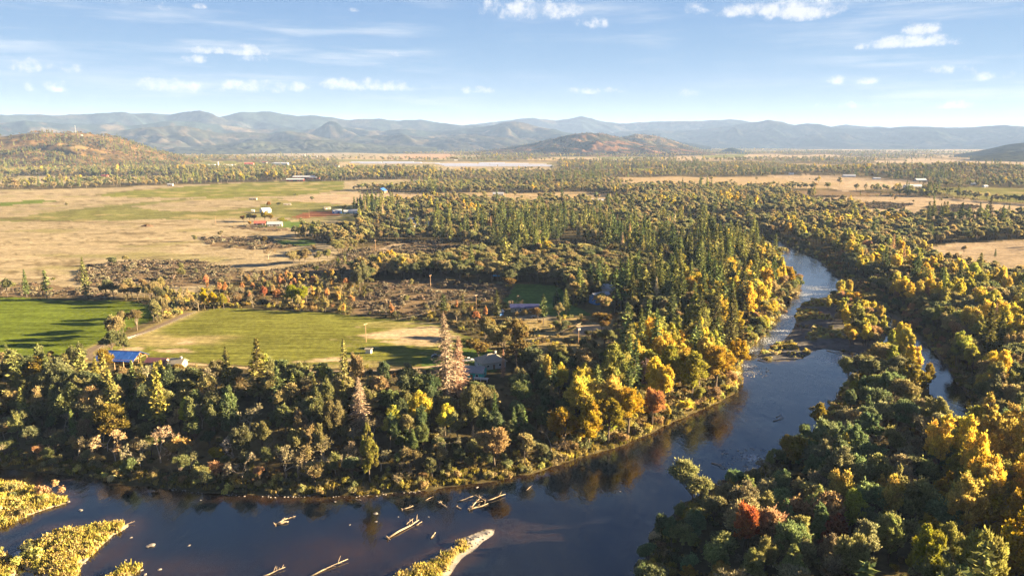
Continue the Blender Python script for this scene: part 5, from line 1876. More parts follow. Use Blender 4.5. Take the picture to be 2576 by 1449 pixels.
B = {
    'white': paint('white_paint', (.54, .52, .49)), 'cream': paint('cream_paint', (.42, .36, .25)), 'grey': paint('grey_siding', (.33, .33, .32)), 'red': paint('barn_red', (.34, .07, .05)),
    'brown': paint('brown_boards', (.20, .12, .07)), 'teal': paint('teal_paint', (.05, .42, .38)), 'blue': paint('blue_paint', (.05, .16, .42)), 'tan': paint('tan_siding', (.30, .24, .17)),
    'post': paint('timber_post', (.33, .20, .11), .85, .3), 'rusty': paint('rusty_boards', (.42, .20, .10), .85, .3),
    'r_blue': paint('blue_metal_roof', (.024, .10, .38), .5, spec=.5), 'r_white': paint('white_metal_roof', (.50, .49, .48), .5, spec=.4), 'r_grey': paint('grey_shingles', (.24, .23, .22), .9, .25, 2.5), 'r_tan': paint('tan_shingles', (.30, .26, .20), .9, .25, 2.5),
    'r_maroon': paint('maroon_roof', (.14, .06, .075), .7), 'r_red': paint('red_roof', (.42, .10, .07), .7), 'r_navy': paint('navy_metal_roof', (.03, .035, .11), .5, spec=.5), 'r_steel': paint('steel_roof', (.34, .35, .38), .5, spec=.4), 'r_dark': paint('dark_shingles', (.10, .09, .085), .9),
    'glass': paint('window_glass', (.03, .04, .05), .08, spec=.6), 'door': paint('door_wood', (.16, .09, .05)), 'trim': paint('white_trim', (.74, .73, .70)), 'dark': paint('painted_dark_interior', (.03, .025, .02)),
    'deck': paint('deck_boards', (.46, .40, .32), .85), 'rubber': paint('tyre_rubber', (.02, .02, .02), .9), 'concrete': paint('concrete', (.45, .43, .40), .9), 'orange': paint('orange_paint', (.62, .16, .03)), 'carred': paint('dark_red_car', (.16, .02, .02), .3, spec=.6), 'carwhite': paint('white_car', (.75, .75, .76), .3, spec=.6), 'carblack': paint('black_car', (.02, .02, .025), .3, spec=.6), 'metal': paint('galvanised', (.45, .46, .48), .5, metal=.6), 'plastic': paint('greenhouse_film', (.50, .51, .60), .35, spec=.5), 'wire': paint('cable', (.20, .16, .12), .6), 'tarp': paint('blue_tarp', (.02, .22, .45), .5), 'solar': paint('solar_glass', (.02, .03, .07), .1, spec=.7),
}


def gable_shell(w, d, hw, hr):
    m = MB()
    x, y = w / 2, d / 2
    m.add([(-x, -y, -.6), (x, -y, -.6), (x, y, -.6), (-x, y, -.6), (-x, -y, hw), (x, -y, hw), (x, y, hw), (-x, y, hw), (-x, 0, hw + hr), (x, 0, hw + hr)],
          [(0, 1, 5, 4), (2, 3, 7, 6), (1, 2, 6, 9, 5), (3, 0, 4, 8, 7)])
    return m


def gable_roof(w, d, hw, hr, ov=.5, th=.16):
    m = MB()
    x = w / 2 + ov
    k = hr / (d / 2)
    for s in (-1, 1):
        ye, ze = s * (d / 2 + ov), hw - ov * k + .05
        top = [(-x, 0, hw + hr + .05), (x, 0, hw + hr + .05), (x, ye, ze), (-x, ye, ze)]
        vs = top + [(a, b_, c + th) for a, b_, c in top]
        fs = [(0, 1, 2, 3), (7, 6, 5, 4), (0, 4, 5, 1), (1, 5, 6, 2), (2, 6, 7, 3), (3, 7, 4, 0)]
        if s > 0:
            fs = [f[::-1] for f in fs]
        m.add(vs, fs)
    return m


def hip_roof(w, d, hw, hr, ov=.6, th=.2):
    x, y = w / 2 + ov, d / 2 + ov
    rx = max(w / 2 - d / 2, .2)
    z = hw - .1
    m = MB()
    m.add([(-x, -y, z), (x, -y, z), (x, y, z), (-x, y, z), (-x, -y, z + th), (x, -y, z + th), (x, y, z + th), (-x, y, z + th), (-rx, 0, hw + hr), (rx, 0, hw + hr)],
          [(3, 2, 1, 0), (0, 1, 5, 4), (1, 2, 6, 5), (2, 3, 7, 6), (3, 0, 4, 7), (4, 5, 9, 8), (5, 6, 9), (6, 7, 8, 9), (7, 4, 8)])
    return m


def box_wall(w, d, hw):
    return MB().box(-w / 2, w / 2, -d / 2, d / 2, -.6, hw)


def windows(root, w, d, hw, n, side=True, door=True, sub=True):
    zc = hw * .55
    y = -d / 2
    slots = np.linspace(-w / 2, w / 2, n + 2 + (1 if door else 0))[1:-1]
    for i, xx in enumerate(slots):
        if door and i == len(slots) // 2:
            dr = MB().box(xx - .5, xx + .5, y - .06, y + .02, 0, 2.05).build('door', B['door'], root)
            if sub:
                MB().box(xx + .32, xx + .40, y - .12, y - .06, .95, 1.05).build('door_handle', B['metal'], dr)
            continue
        fr = MB().box(xx - .65, xx + .65, y - .05, y + .02, zc - .55, zc + .6).build('window', B['trim'], root)
        if sub:
            MB().box(xx - .55, xx + .55, y - .08, y - .05, zc - .45, zc + .5).build('pane', B['glass'], fr)
    if side:
        for s in (-1, 1):
            x = s * w / 2
            fr = MB().box(x - .05, x + .05, -.7, .7, zc - .55, zc + .6).build('window', B['trim'], root)
            if sub:
                MB().box(x + s * .05 - .02, x + s * .05 + .03, -.6, .6, zc - .45, zc + .5).build('pane', B['glass'], fr)


def house(name, vx, vy, w, d, hw, hr, rz, wall, roof, label, cat='house', group=None, hip=False, nwin=2, sub=True, door=True, chimney=False, big_door=False):
    x, y, z = GZ(vx, vy)
    t = thing(name, label, cat, (x, y, z), R(rz), group)
    if hip:
        box_wall(w, d, hw).build('wall', B[wall], t)
        rf = hip_roof(w, d, hw, hr).build('roof', B[roof], t)
    else:
        gable_shell(w, d, hw, hr).build('wall', B[wall], t)
        rf = gable_roof(w, d, hw, hr).build('roof', B[roof], t)
    if chimney:
        MB().box(w * .2, w * .2 + .8, -.4, .4, hw + hr * .4, hw + hr + .9).build('chimney', B['concrete'], rf)
    if big_door:
        dr = MB().box(-w * .12, w * .12, -d / 2 - .08, -d / 2 + .02, 0, hw * .85).build('dark_doorway', B['dark'], t)  # flat dark panel; shade of the open barn's inside is put into its colour
        MB().box(w / 2 - .02, w / 2 + .08, -d * .2, d * .2, 0, hw * .85).build('dark_doorway', B['dark'], t)
        for i in range(nwin):
            xx = (-.38 + .76 * (i + .5) / nwin) * w
            if abs(xx) > w * .16:
                MB().box(xx - .6, xx + .6, -d / 2 - .06, -d / 2 + .02, hw * .5, hw * .5 + .9).build('window', B['trim'], t)
    elif nwin:
        windows(t, w, d, hw, nwin, True, door, sub)
    return t


# the blue-roofed open barn below the lane
x, y, z = GZ(308, 922)
bt = thing('open_barn', 'open timber barn with bright blue metal roof at the end of the lane', 'barn', (x, y, z), R(-7))
BW_, BD_, BHW, BHR = 17.5, 10.5, 4.6, 2.6
for i in range(5):
    for s in (-1, 0, 1):
        if s == 0 and i not in (0, 4):
            continue
        xx = -BW_ / 2 + BW_ * i / 4
        MB().box(xx - .14, xx + .14, s * BD_ / 2 - .14, s * BD_ / 2 + .14, -.6, BHW + (BHR if s == 0 else 0)).build('post', B['post'], bt)
for s in (-1, 1):
    MB().box(-BW_ / 2 - .3, BW_ / 2 + .3, s * BD_ / 2 - .1, s * BD_ / 2 + .1, BHW - .05, BHW + .25).build('beam', B['rusty'], bt)
for s in (-1, 1):
    m = MB()
    xx = s * BW_ / 2
    m.tube([(xx, -BD_ / 2, BHW + .1), (xx, 0, BHW + BHR)], .13, 4)
    m.tube([(xx, BD_ / 2, BHW + .1), (xx, 0, BHW + BHR)], .13, 4)
    m.tube([(xx, -BD_ / 2, BHW + .1), (xx, BD_ / 2, BHW + .1)], .13, 4)
    m.tube([(xx, -BD_ / 4, BHW + .1), (xx, 0, BHW + BHR)], .1, 4)
    m.tube([(xx, BD_ / 4, BHW + .1), (xx, 0, BHW + BHR)], .1, 4)
    m.build('gable_truss', B['rusty'], bt)
MB().box(-BW_ / 2 + .3, BW_ * .1, BD_ / 2 - .4, BD_ / 2 - .25, -.3, BHW - .1).build('back_wall', B['rusty'], bt)
k_ = BHR / (BD_ / 2)
npan = 6
for s in (-1, 1):     # roofing sheets, one beside the other with a raised seam between
    for i in range(npan):
        xa = -BW_ / 2 - .8 + (BW_ + 1.6) * i / npan + .03
        xb = -BW_ / 2 - .8 + (BW_ + 1.6) * (i + 1) / npan - .03
        ye = s * (BD_ / 2 + .9)
        ze = BHW - .9 * k_ + .12
        lift = .0 if i % 2 else .03
        tp = [(xa, 0, BHW + BHR + .12 + lift), (xb, 0, BHW + BHR + .12 + lift), (xb, ye, ze + lift), (xa, ye, ze + lift)]
        vs = tp + [(a_, b_, c_ + .08) for a_, b_, c_ in tp]
        fs = [(0, 1, 2, 3), (7, 6, 5, 4), (0, 4, 5, 1), (1, 5, 6, 2), (2, 6, 7, 3), (3, 7, 4, 0)]
        MB().add(vs, fs if s < 0 else [f[::-1] for f in fs]).build('roof_sheet', B['r_blue'], bt)
MB().tube([(-BW_ / 2 - .85, 0, BHW + BHR + .22), (BW_ / 2 + .85, 0, BHW + BHR + .22)], .16, 6).build('ridge_cap', B['r_blue'], bt)

house('shed', 398, 920, 8.8, 5.0, 2.4, 1.3, -6, 'tan', 'r_maroon', 'low shed with dark maroon roof right of the blue-roofed barn', 'shed', nwin=2)
house('house', 449, 924, 6.0, 5.4, 2.6, 1.6, -6, 'tan', 'r_tan', 'tan-walled cottage half hidden by trees below the green field', 'house', nwin=2, chimney=True)
# the two houses by the dead conifers
t_h = house('house', 1185, 946, 12.0, 7.5, 2.9, 1.7, -12, 'teal', 'r_grey', 'low grey-roofed house with teal wall beside the tall dead conifer', 'house', nwin=3, chimney=True)
dk = MB().box(3.0, 9.0, -6.6, -3.85, .9, 1.1).build('deck', B['deck'], t_h)
for xx in (3.2, 6.0, 8.8):
    MB().box(xx - .1, xx + .1, -6.5, -6.3, -1.4, 2.0).build('deck_post', B['trim'], dk)
MB().box(3.0, 9.0, -6.62, -6.54, 1.85, 1.97).build('deck_rail', B['trim'], dk)
MB().box(3.0, 9.0, -6.62, -6.54, 1.45, 1.53).build('deck_rail', B['trim'], dk)
house('house', 1233, 921, 11.5, 9.5, 3.0, 3.0, 24, 'grey', 'r_tan', 'hip-roofed grey house behind the teal one', 'house', hip=True, nwin=2, chimney=True)
house('shed', 928, 888, 2.6, 2.0, 2.1, .35, -8, 'white', 'r_tan', 'tiny white box shed alone in the green field', 'shed', nwin=0)
bx_, by_, bz_ = GZ(928, 888)
# the low house with the navy roof
t_l = house('house', 1320, 782, 17.0, 7.0, 2.7, 1.5, 1, 'cream', 'r_navy', 'long low house with navy metal roof on the shaded lawn', 'house', nwin=4)
house('shed', 1259, 793, 2.6, 2.4, 2.4, .9, 40, 'blue', 'r_white', 'small pale blue shed beside the pointed fir', 'shed', nwin=0)
house('house', 1510, 762, 12.0, 8.0, 4.4, 2.4, 30, 'blue', 'r_steel', 'blue two-storey house among trees above the bend', 'house', nwin=3, chimney=True)
house('house', 1533, 742, 8.5, 6.5, 4.8, 2.4, -35, 'white', 'r_steel', 'white house with steep pale roof behind the blue house', 'house', nwin=2)
x, y, z = GZ(1250, 702)
ct = thing('canopy', 'blue tarp canopy on poles beyond the brown brush', 'canopy', (x, y, z))
MB().add([(-3, -2, 2.4), (3, -2, 2.4), (3, 2, 2.4), (-3, 2, 2.4), (-3, 0, 3.2), (3, 0, 3.2), (-3, -2, 2.3), (3, -2, 2.3), (3, 2, 2.3), (-3, 2, 2.3)], [(0, 1, 5, 4), (4, 5, 2, 3), (6, 9, 8, 7), (0, 6, 7, 1), (2, 8, 9, 3), (1, 7, 8, 2, 5), (3, 9, 6, 0, 4)]).build('cover', B['tarp'], ct)
for a_ in (-2.9, 2.9):
    for b_ in (-1.9, 1.9):
        MB().tube([(a_, b_, -.3), (a_, b_, 2.4)], .05, 5).build('pole', B['metal'], ct)

# farmsteads of the middle distance
house('barn', 668, 535, 13, 9, 4.0, 2.6, 48, 'white', 'r_white', 'white barn with pale roof and dark open front in the green field', 'barn', nwin=1, big_door=True)
house('house', 655, 567, 13, 8, 3.0, 2.4, 8, 'brown', 'r_red', 'farmhouse with red roof among orange trees', 'house', nwin=2, sub=False)
house('house', 692, 570, 17, 9, 3.2, 2.6, 10, 'tan', 'r_steel', 'white-roofed long farmhouse right of the red-roofed one', 'house', nwin=4, sub=False)
house('shed', 637, 533, 4, 3.5, 2.2, .8, 10, 'white', 'r_white', 'tiny white hut left of the white barn', 'shed', nwin=0)
house('shed', 637, 503, 13, 5, 2.4, .8, -4, 'tan', 'r_tan', 'lone low tan shelter in the far green pasture', 'shed', nwin=1, door=False, sub=False)
house('shed', 823, 527, 10, 5, 2.6, .8, 30, 'tan', 'r_tan', 'tan shed at the left end of the red soil plot', 'shed', nwin=1, sub=False)
house('shed', 723, 517, 11, 5, 2.4, .9, 12, 'tan', 'r_tan', 'pale hay shelter right of the white barn', 'shed', nwin=1, door=False, sub=False)
house('house', 848, 537, 12, 8, 3.4, 2.2, 25, 'blue', 'r_steel', 'pale blue house at the right end of the red soil plot', 'house', nwin=3, sub=False)
house('greenhouse', 876, 536, 12, 7, 2.4, 2.0, 10, 'white', 'r_white', 'glassy white greenhouse between house and oaks by the red plot', 'greenhouse', nwin=2, sub=False)
house('house', 893, 536, 11, 8, 3.2, 2.0, -10, 'white', 'r_steel', 'white house with steel roof right of the greenhouse', 'house', nwin=2, sub=False)
house('house', 1054, 571, 22, 11, 3.4, 2.2, 18, 'white', 'r_steel', 'wide steel-roofed house among oaks right of the farm', 'house', nwin=3, sub=False)
house('house', 1040, 557, 15, 8, 3.0, 1.8, 0, 'grey', 'r_steel', 'small grey house behind the wide steel-roofed one', 'house', nwin=2, sub=False)
house('house', 1005, 523, 14, 8, 3.4, 2.4, 20, 'white', 'r_dark', 'white gabled house among the far oaks', 'house', nwin=2, sub=False)
house('house', 985, 524, 11, 8, 3.2, 2.2, -30, 'cream', 'r_grey', 'cream gabled house left of the white gabled one', 'house', nwin=2, sub=False)
house('barn', 961, 486, 30, 16, 4.6, 5.0, 88, 'brown', 'r_blue', 'big barn with blue roof at the back of the pink field', 'barn', nwin=1, big_door=True)
house('barn', 743, 456, 44, 12, 4.2, 2.6, 2, 'red', 'r_white', 'long low red barn with white roof at the field end', 'barn', nwin=4, big_door=True)
house('barn', 765, 451, 58, 16, 5.5, 4.0, 3, 'red', 'r_steel', 'largest red barn with pale steel roof behind the long low one', 'barn', nwin=4, big_door=True)
house('barn', 793, 451, 26, 13, 4.5, 3.4, 4, 'red', 'r_steel', 'short red barn at the right of the three red barns', 'barn', nwin=2, big_door=True)
house('house', 1503, 510, 22, 12, 3.6, 2.6, 10, 'blue', 'r_steel', 'blue house in a gap of the middle woods', 'house', nwin=3, sub=False)
house('house', 1253, 492, 20, 11, 3.4, 2.6, 0, 'white', 'r_steel', 'pale house in shade beyond the dark conifer stand', 'house', nwin=3, sub=False)
house('barn', 2296, 475, 36, 16, 5.0, 4.0, 4, 'white', 'r_white', 'large white barn in the far right field', 'barn', nwin=3, big_door=True)
FARH = [  # x, y, width px, wall, roof, label
    (2136, 443, 26, 'white', 'r_white', 'long white building in the far right clearing'), (2205, 452, 16, 'white', 'r_steel', 'white house left of the golden tree in the far right clearing'), (2318, 457, 30, 'tan', 'r_white', 'pale roofs row at the right end of the far clearing'),
    (2450, 466, 12, 'grey', 'r_white', 'pale roof among the right-hand woods'), (2478, 472, 9, 'white', 'r_white', 'small white roof among the far right woods'), (1990, 440, 11, 'white', 'r_steel', 'small house at the left of the far right clearing'),
    (532, 418, 18, 'white', 'r_steel', 'steel-roofed dairy shed left of the silo'), (577, 420, 26, 'white', 'r_white', 'long white dairy barn right of the silo'), (627, 414, 20, 'red', 'r_red', 'red barn left of the village'), (666, 411, 11, 'white', 'r_red', 'white gable house right of the red barn'),
    (708, 415, 34, 'white', 'r_white', 'longest white shed of the village'), (737, 411, 12, 'cream', 'r_white', 'white house right of the longest village shed'), (690, 413, 10, 'grey', 'r_steel', 'steel roof left of the longest village shed'), (771, 411, 14, 'white', 'r_white', 'white house at the village middle'),
    (806, 412, 16, 'white', 'r_steel', 'white house at the village right end'), (846, 421, 14, 'grey', 'r_dark', 'dark-roofed barn by the far green field'), (791, 396, 12, 'white', 'r_blue', 'blue-roofed house above the village'), (703, 397, 12, 'white', 'r_steel', 'steel-roofed house above the red barn'),
    (764, 392, 9, 'cream', 'r_white', 'pale house behind the village trees'), (606, 381, 9, 'white', 'r_white', 'white house in the far tan field'), (644, 377, 8, 'cream', 'r_white', 'tiny pale house at the foot of the low hills'), (424, 380, 10, 'white', 'r_steel', 'house right of the left hill'),
    (264, 445, 14, 'red', 'r_red', 'red barn left in the far tan field'), (429, 468, 12, 'tan', 'r_white', 'pale hut under the far tree line'), (400, 425, 14, 'red', 'r_red', 'red house below the left hill'), (390, 426, 6, 'white', 'r_white', 'small white shed beside the red house'),
    (374, 409, 20, 'white', 'r_white', 'long white house at the foot of the left hill'), (321, 426, 15, 'grey', 'r_steel', 'steel roof among dark trees below the left hill'), (155, 425, 12, 'cream', 'r_white', 'leftmost pale house of the left hamlet'), (170, 428, 12, 'white', 'r_white', 'white house in the middle of the left hamlet'),
    (187, 428, 8, 'white', 'r_steel', 'rightmost small house of the left hamlet'), (190, 395, 8, 'white', 'r_white', 'white house on the slope of the left hill'), (428, 424, 8, 'white', 'r_white', 'white shed right of the red house'), (306, 410, 12, 'white', 'r_steel', 'house beside a yellow tree under the left hill'),
    (1545, 407, 22, 'white', 'r_white', 'white buildings in front of the bare-topped hill'), (1600, 409, 12, 'white', 'r_steel', 'pale house right of the white buildings by the hill'), (1360, 387, 7, 'white', 'r_white', 'white house on the flank of the bare-topped hill'), (1730, 416, 9, 'white', 'r_white', 'white house by the far green strip'),
    (1147, 405, 8, 'cream', 'r_white', 'pale house above the white greenhouses'), (1070, 384, 10, 'white', 'r_white', 'white house behind the tilled field'), (990, 401, 9, 'white', 'r_red', 'house left of the tilled field'), (900, 380, 8, 'white', 'r_white', 'white house at the far field edge'),
    (946, 428, 8, 'tan', 'r_red', 'red-roofed house under the white greenhouses'), (925, 427, 9, 'white', 'r_white', 'white house left of the red-roofed one below the greenhouses'), (1685, 432, 8, 'white', 'r_white', 'white house in the far right woods'), (1820, 384, 8, 'white', 'r_white', 'white house left of the small cone hill'),
]
for vx, vy, wp, wl, rf, lb in FARH:
    x, y, z = GZ(vx, vy)
    m_px = math.hypot(x, y) / VF
    w = wp * m_px
    d = max(7, min(w * .5, 18))
    house('house' if w < 34 else 'barn', vx, vy, w, d, max(3.2, w * .10), max(2.2, d * .24), random.uniform(-14, 14), wl, rf, lb, 'house' if w < 34 else 'barn', nwin=2, sub=False)
# silo beside the dairy
x, y, z = GZ(549, 419)
st = thing('silo', 'tall concrete silo between the dairy barns', 'silo', (x, y, z))
m_px = math.hypot(x, y) / VF
hs_ = 11 * m_px
MB().tube([(0, 0, -1), (0, 0, hs_ * .86)], 2.6 * m_px / 1.6, 16).build('shaft', B['concrete'], st, True)
rs_ = 2.6 * m_px / 1.6
MB().tube([(0, 0, hs_ * .86), (0, 0, hs_ * .93), (0, 0, hs_ * .98), (0, 0, hs_)], [rs_ * 1.04, rs_ * .85, rs_ * .5, rs_ * .08], 16).build('dome', B['metal'], st, True)
# radio mast on the left hill
x, y = G(191, 400)
a_ = math.atan2(*ray(191, 338)[:2])
x, y = math.sin(a_) * 3900, math.cos(a_) * 3900
zt = CAM_H + 3900 * ray(191, 339)[2] / math.hypot(*ray(191, 339)[:2])
rt = thing('radio_mast', 'lattice radio mast on the crest of the left hill', 'mast', (x, y, zt - 4))
for k_ in range(3):
    a_ = k_ * 2.094
    MB().tube([(math.cos(a_) * 1.8, math.sin(a_) * 1.8, 0), (math.cos(a_) * .8, math.sin(a_) * .8, 44)], .35, 4).build('leg', B['metal'], rt)
for k_ in range(9):
    zz = 2 + k_ * 4.8
    r_ = 1.8 - (zz / 44)
    m = MB()
    for q in range(3):
        a0, a1 = q * 2.094, (q + 1) * 2.094
        m.tube([(math.cos(a0) * r_, math.sin(a0) * r_, zz), (math.cos(a1) * r_, math.sin(a1) * r_, zz + 2.4)], .2, 3)
    m.build('brace', B['metal'], rt)
house('shed', 205, 342, 6, 5, 3, 1, 0, 'white', 'r_white', 'pale hut near the mast on the left hill', 'shed', nwin=0)
hutb = [o for o in bpy.data.objects if o.get('label') == 'pale hut near the mast on the left hill'][0]
a_ = math.atan2(*ray(205, 342)[:2])
hutb.location = (math.sin(a_) * 3850, math.cos(a_) * 3850, CAM_H + 3850 * ray(205, 342)[2] / math.hypot(*ray(205, 342)[:2]))
# film-covered growing tunnels in the far middle
gi_ = 0
for vy, spans in ((411.5, ((885, 960), (963, 1040))), (413, ((880, 960), (963, 1060))), (414.6, ((905, 1000), (1003, 1105), (1206, 1270))), (416.4, ((1095, 1200), (1203, 1330))), (418.2, ((1105, 1230), (1233, 1375))), (420.2, ((1112, 1250), (1253, 1388))), (422, ((1118, 1250), (1253, 1392)))):
    for xa, xb in spans:
        gi_ += 1
        X0, Y0 = G(xa, vy)
        X1, Y1 = G(xb, vy)
        cx, cy = (X0 + X1) / 2, (Y0 + Y1) / 2
        L = X1 - X0
        t = thing('grow_tunnel', '%s white film-covered grow tunnel of the %s row, far middle' % (['left', 'middle', 'right'][spans.index((xa, xb)) if len(spans) == 3 else spans.index((xa, xb)) * 2], {411.5: 'hindmost', 413: 'second hindmost', 414.6: 'third hindmost', 416.4: 'middle', 418.2: 'third nearest', 420.2: 'second nearest', 422: 'nearest'}[vy]), 'greenhouse', (cx, cy, hz(cx, cy)), 0, 'far white grow tunnels')
        m = MB()
        n_ = 8
        pts = [(-L / 2, 7 * math.cos(math.pi * i / n_), 3.0 * math.sin(math.pi * i / n_)) for i in range(n_ + 1)]
        vs = [(p[0], p[1], p[2] - (1.5 if i in (0, n_) else 0)) for i, p in enumerate(pts)] + [(-p[0], p[1], p[2] - (1.5 if i in (0, n_) else 0)) for i, p in enumerate(pts)]
        m.add(vs, [(i, i + 1, n_ + 2 + i, n_ + 1 + i) for i in range(n_)])
        m.build('film_cover', B['plastic'], t, True)
        for s in (0, 1):
            o_ = (n_ + 1) * s
            f_ = tuple(range(n_ + 1)) if s else tuple(range(n_, -1, -1))
            MB().add(vs[o_:o_ + n_ + 1], [f_]).build('end_wall', B['plastic'], t)
# ---------------------------------------------------------------- vehicles
def car(vx, vy, rz, mat, label, pickup=False):
    x, y, z = GZ(vx, vy)
    t = thing('pickup_truck' if pickup else 'car', label, 'truck' if pickup else 'car', (x, y, z), R(rz))
    L, Wd = (5.6, 1.95) if pickup else (4.5, 1.8)
    h = Wd / 2
    m = MB()
    if pickup:
        prof = [(-L / 2, .5), (-L / 2, 1.1), (-.35, 1.12), (-.3, 1.12), (1.15, 1.12), (L / 2 - .1, 1.05), (L / 2, .85), (L / 2, .45)]
    else:
        prof = [(-L / 2, .42), (-L / 2, .85), (-L / 2 + .5, .98), (.9, .95), (L / 2 - .15, .8), (L / 2, .65), (L / 2, .4)]
    n = len(prof)
    vs = [(a, -h, b_) for a, b_ in prof] + [(a, h, b_) for a, b_ in prof]
    m.add(vs, [tuple(range(n)), tuple(range(2 * n - 1, n - 1, -1))] + [((i + 1) % n, i, n + i, n + (i + 1) % n) for i in range(n)])
    body = m.build('body', B[mat], t)
    if pickup:
        cab = [(-.55, 1.12), (-.4, 1.82), (.75, 1.82), (1.3, 1.12)]
        MB().box(-L / 2 + .12, -.62, -h + .12, h - .12, 1.121, 1.135).build('cargo_bed', B['dark'], t)
    else:
        cab = [(-L / 2 + .35, .95), (-1.2, 1.45), (.35, 1.45), (1.05, .93)]
    k = h * .86
    vs = [(a, -k, b_) for a, b_ in cab] + [(a, k, b_) for a, b_ in cab]
    MB().add(vs, [(0, 1, 2, 3), (7, 6, 5, 4), (1, 0, 4, 5), (2, 1, 5, 6), (3, 2, 6, 7)]).build('windows', B['glass'], t)
    MB().box(cab[1][0] - .02, cab[2][0] + .02, -k - .01, k + .01, cab[1][1] - .02, cab[1][1] + .06).build('cab_roof', B[mat], t)
    for a in (-L * .31, L * .31):
        for s in (-1, 1):
            wl = MB().tube([(a, s * (h - .18), .36), (a, s * (h + .03), .36)], .36, 12).build('wheel', B['rubber'], t)
            MB().tube([(a, s * (h + .03), .36), (a, s * (h + .05), .36)], .2, 8).build('rim', B['metal'], wl)
    for s in (-1, 1):
        MB().box(L / 2 - .04, L / 2 + .02, s * h * .72 - .18, s * h * .72 + .18, .62, .76).build('headlight', B['trim'], t)
    return t


car(1178, 909, 8, 'carwhite', 'white pickup truck parked behind the tall dead conifer', True)
car(1097, 899, 12, 'carblack', 'dark car at the field edge left of the tall dead conifer')
car(203, 908, 5, 'carred', 'dark red car left of the lane end')
car(387, 925, -8, 'carwhite', 'white car in front of the maroon-roofed shed')
car(528, 938, 10, 'orange', 'orange car under trees below the green field')
car(866, 539, 10, 'carwhite', 'white car beside the pale blue house')
car(800, 577, 6, 'carwhite', 'white car at the brush right of the farmhouse')
car(1345, 801, 5, 'carblack', 'dark car in front of the navy-roofed house')

# white slatted panel by the lane
x, y, z = GZ(184, 893)
t = thing('slatted_panel', 'tilted white slatted panel standing left of the lane bend', 'panel', (x, y, z), R(22))
for k_ in range(9):
    MB().box(-2.2 + k_ * .5, -1.85 + k_ * .5, -.04, .04, .3, 1.55).build('slat', B['white'], t)
for zz in (.45, 1.35):
    MB().box(-2.3, 2.3, .045, .10, zz, zz + .12).build('rail', B['white'], t)
for xx in (-2.2, 0, 2.2):
    MB().box(xx - .07, xx + .07, .11, .22, -.4, 1.6).build('post', B['post'], t)

# wire fence along the lane
t = thing('wire_fence', 'thin wire fence on wooden posts beside the gravel lane', 'fence', (0, 0, 0))
pp = np.array(ROAD[::3])
dd_ = np.gradient(pp, axis=0)
dd_ /= np.linalg.norm(dd_, axis=1)[:, None]
fp = pp + np.stack([dd_[:, 1], -dd_[:, 0]], 1) * -4.2
fpts = []
for i, (a_, b_) in enumerate(fp[:-5]):
    z = hz(a_, b_)
    fpts.append((a_, b_, z))
    MB().box(a_ - .05, a_ + .05, b_ - .05, b_ + .05, z - .4, z + 1.25).build('fence_post', B['brown'], t)
for hh in (.5, 1.0, 1.25):
    MB().tube([(a_, b_, c_ + hh) for a_, b_, c_ in fpts], .018, 3).build('wire', B['metal'], t)

# spoil heap in the tan field
x, y, z = GZ(370, 570)
m = MB()
nn, vs = 18, []
rg = np.random.default_rng(5)
for j in range(5):
    for i in range(nn):
        a_ = 6.283 * i / nn
        rr_ = (1 - j / 5) ** .8 * (1 + rg.uniform(-.15, .15))
        vs.append((math.cos(a_) * 9 * rr_, math.sin(a_) * 5 * rr_, -.3 + 2.6 * (j / 4) ** .9 * (1 + rg.uniform(-.1, .1))))
fs = [(j * nn + i, j * nn + (i + 1) % nn, (j + 1) * nn + (i + 1) % nn, (j + 1) * nn + i) for j in range(4) for i in range(nn)] + [tuple(4 * nn + i for i in range(nn))]
o = m.add(vs, fs).build('dirt_mound', paint('spoil_earth', (.13, .075, .04), .95, .3))
o.location = (x, y, z)
tag(o, 'dark brown dirt mound lying in the tan field', 'mound')


# ---------------------------------------------------------------- utility poles and wires
def upole(vx, vy, h, label, arms=1, transformer=False, az_=0):
    x, y, z = GZ(vx, vy)
    t = thing('utility_pole', label, 'pole', (x, y, z), R(az_), 'utility poles')
    MB().tube([(0, 0, -.8), (0, 0, h)], [.19, .12], 8).build('shaft', B['post'], t)
    for k_ in range(arms):
        zz = h - .5 - k_ * 1.1
        cr = MB().box(-1.3, 1.3, -.1, .1, zz, zz + .2).build('crossarm', B['post'], t)
        for xx in (-1.15, -.5, .5, 1.15):
            MB().tube([(xx, 0, zz + .2), (xx, 0, zz + .42)], .06, 6).build('insulator', B['trim'], cr)
    if transformer:
        MB().tube([(.45, -.25, h - 3.6), (.45, -.25, h - 2.5)], .34, 10).build('transformer', B['metal'], t)
        MB().tube([(-.45, -.25, h - 3.6), (-.45, -.25, h - 2.5)], .34, 10).build('transformer', B['metal'], t)
    return Vector((x, y, z + h - .2)), R(az_)


P1 = upole(921, 860, 9.6, 'utility pole standing in the green field', 1, az_=60)
P2 = upole(1198, 778, 9.0, 'utility pole behind the right corner of the green field', 1, az_=60)
P3 = upole(1455, 864, 10.5, 'utility pole with double crossarms and transformers on the tan slope', 2, True, az_=40)
P4 = upole(1311, 908, 10.0, 'utility pole right of the huge tan tree', 1, az_=40)
P5 = upole(1083, 724, 9.0, 'utility pole among the middle brown brush', 1, az_=60)
P6 = upole(945, 631, 10.0, 'utility pole by the winding trail', 1, az_=60)
P7 = upole(543, 564, 10.0, 'utility pole in the tan field left of the farmhouses', 1)
P8 = upole(778, 547, 10.5, 'utility pole in front of the red soil plot', 1)
P9 = upole(808, 567, 9.0, 'utility pole below the red soil plot', 1)


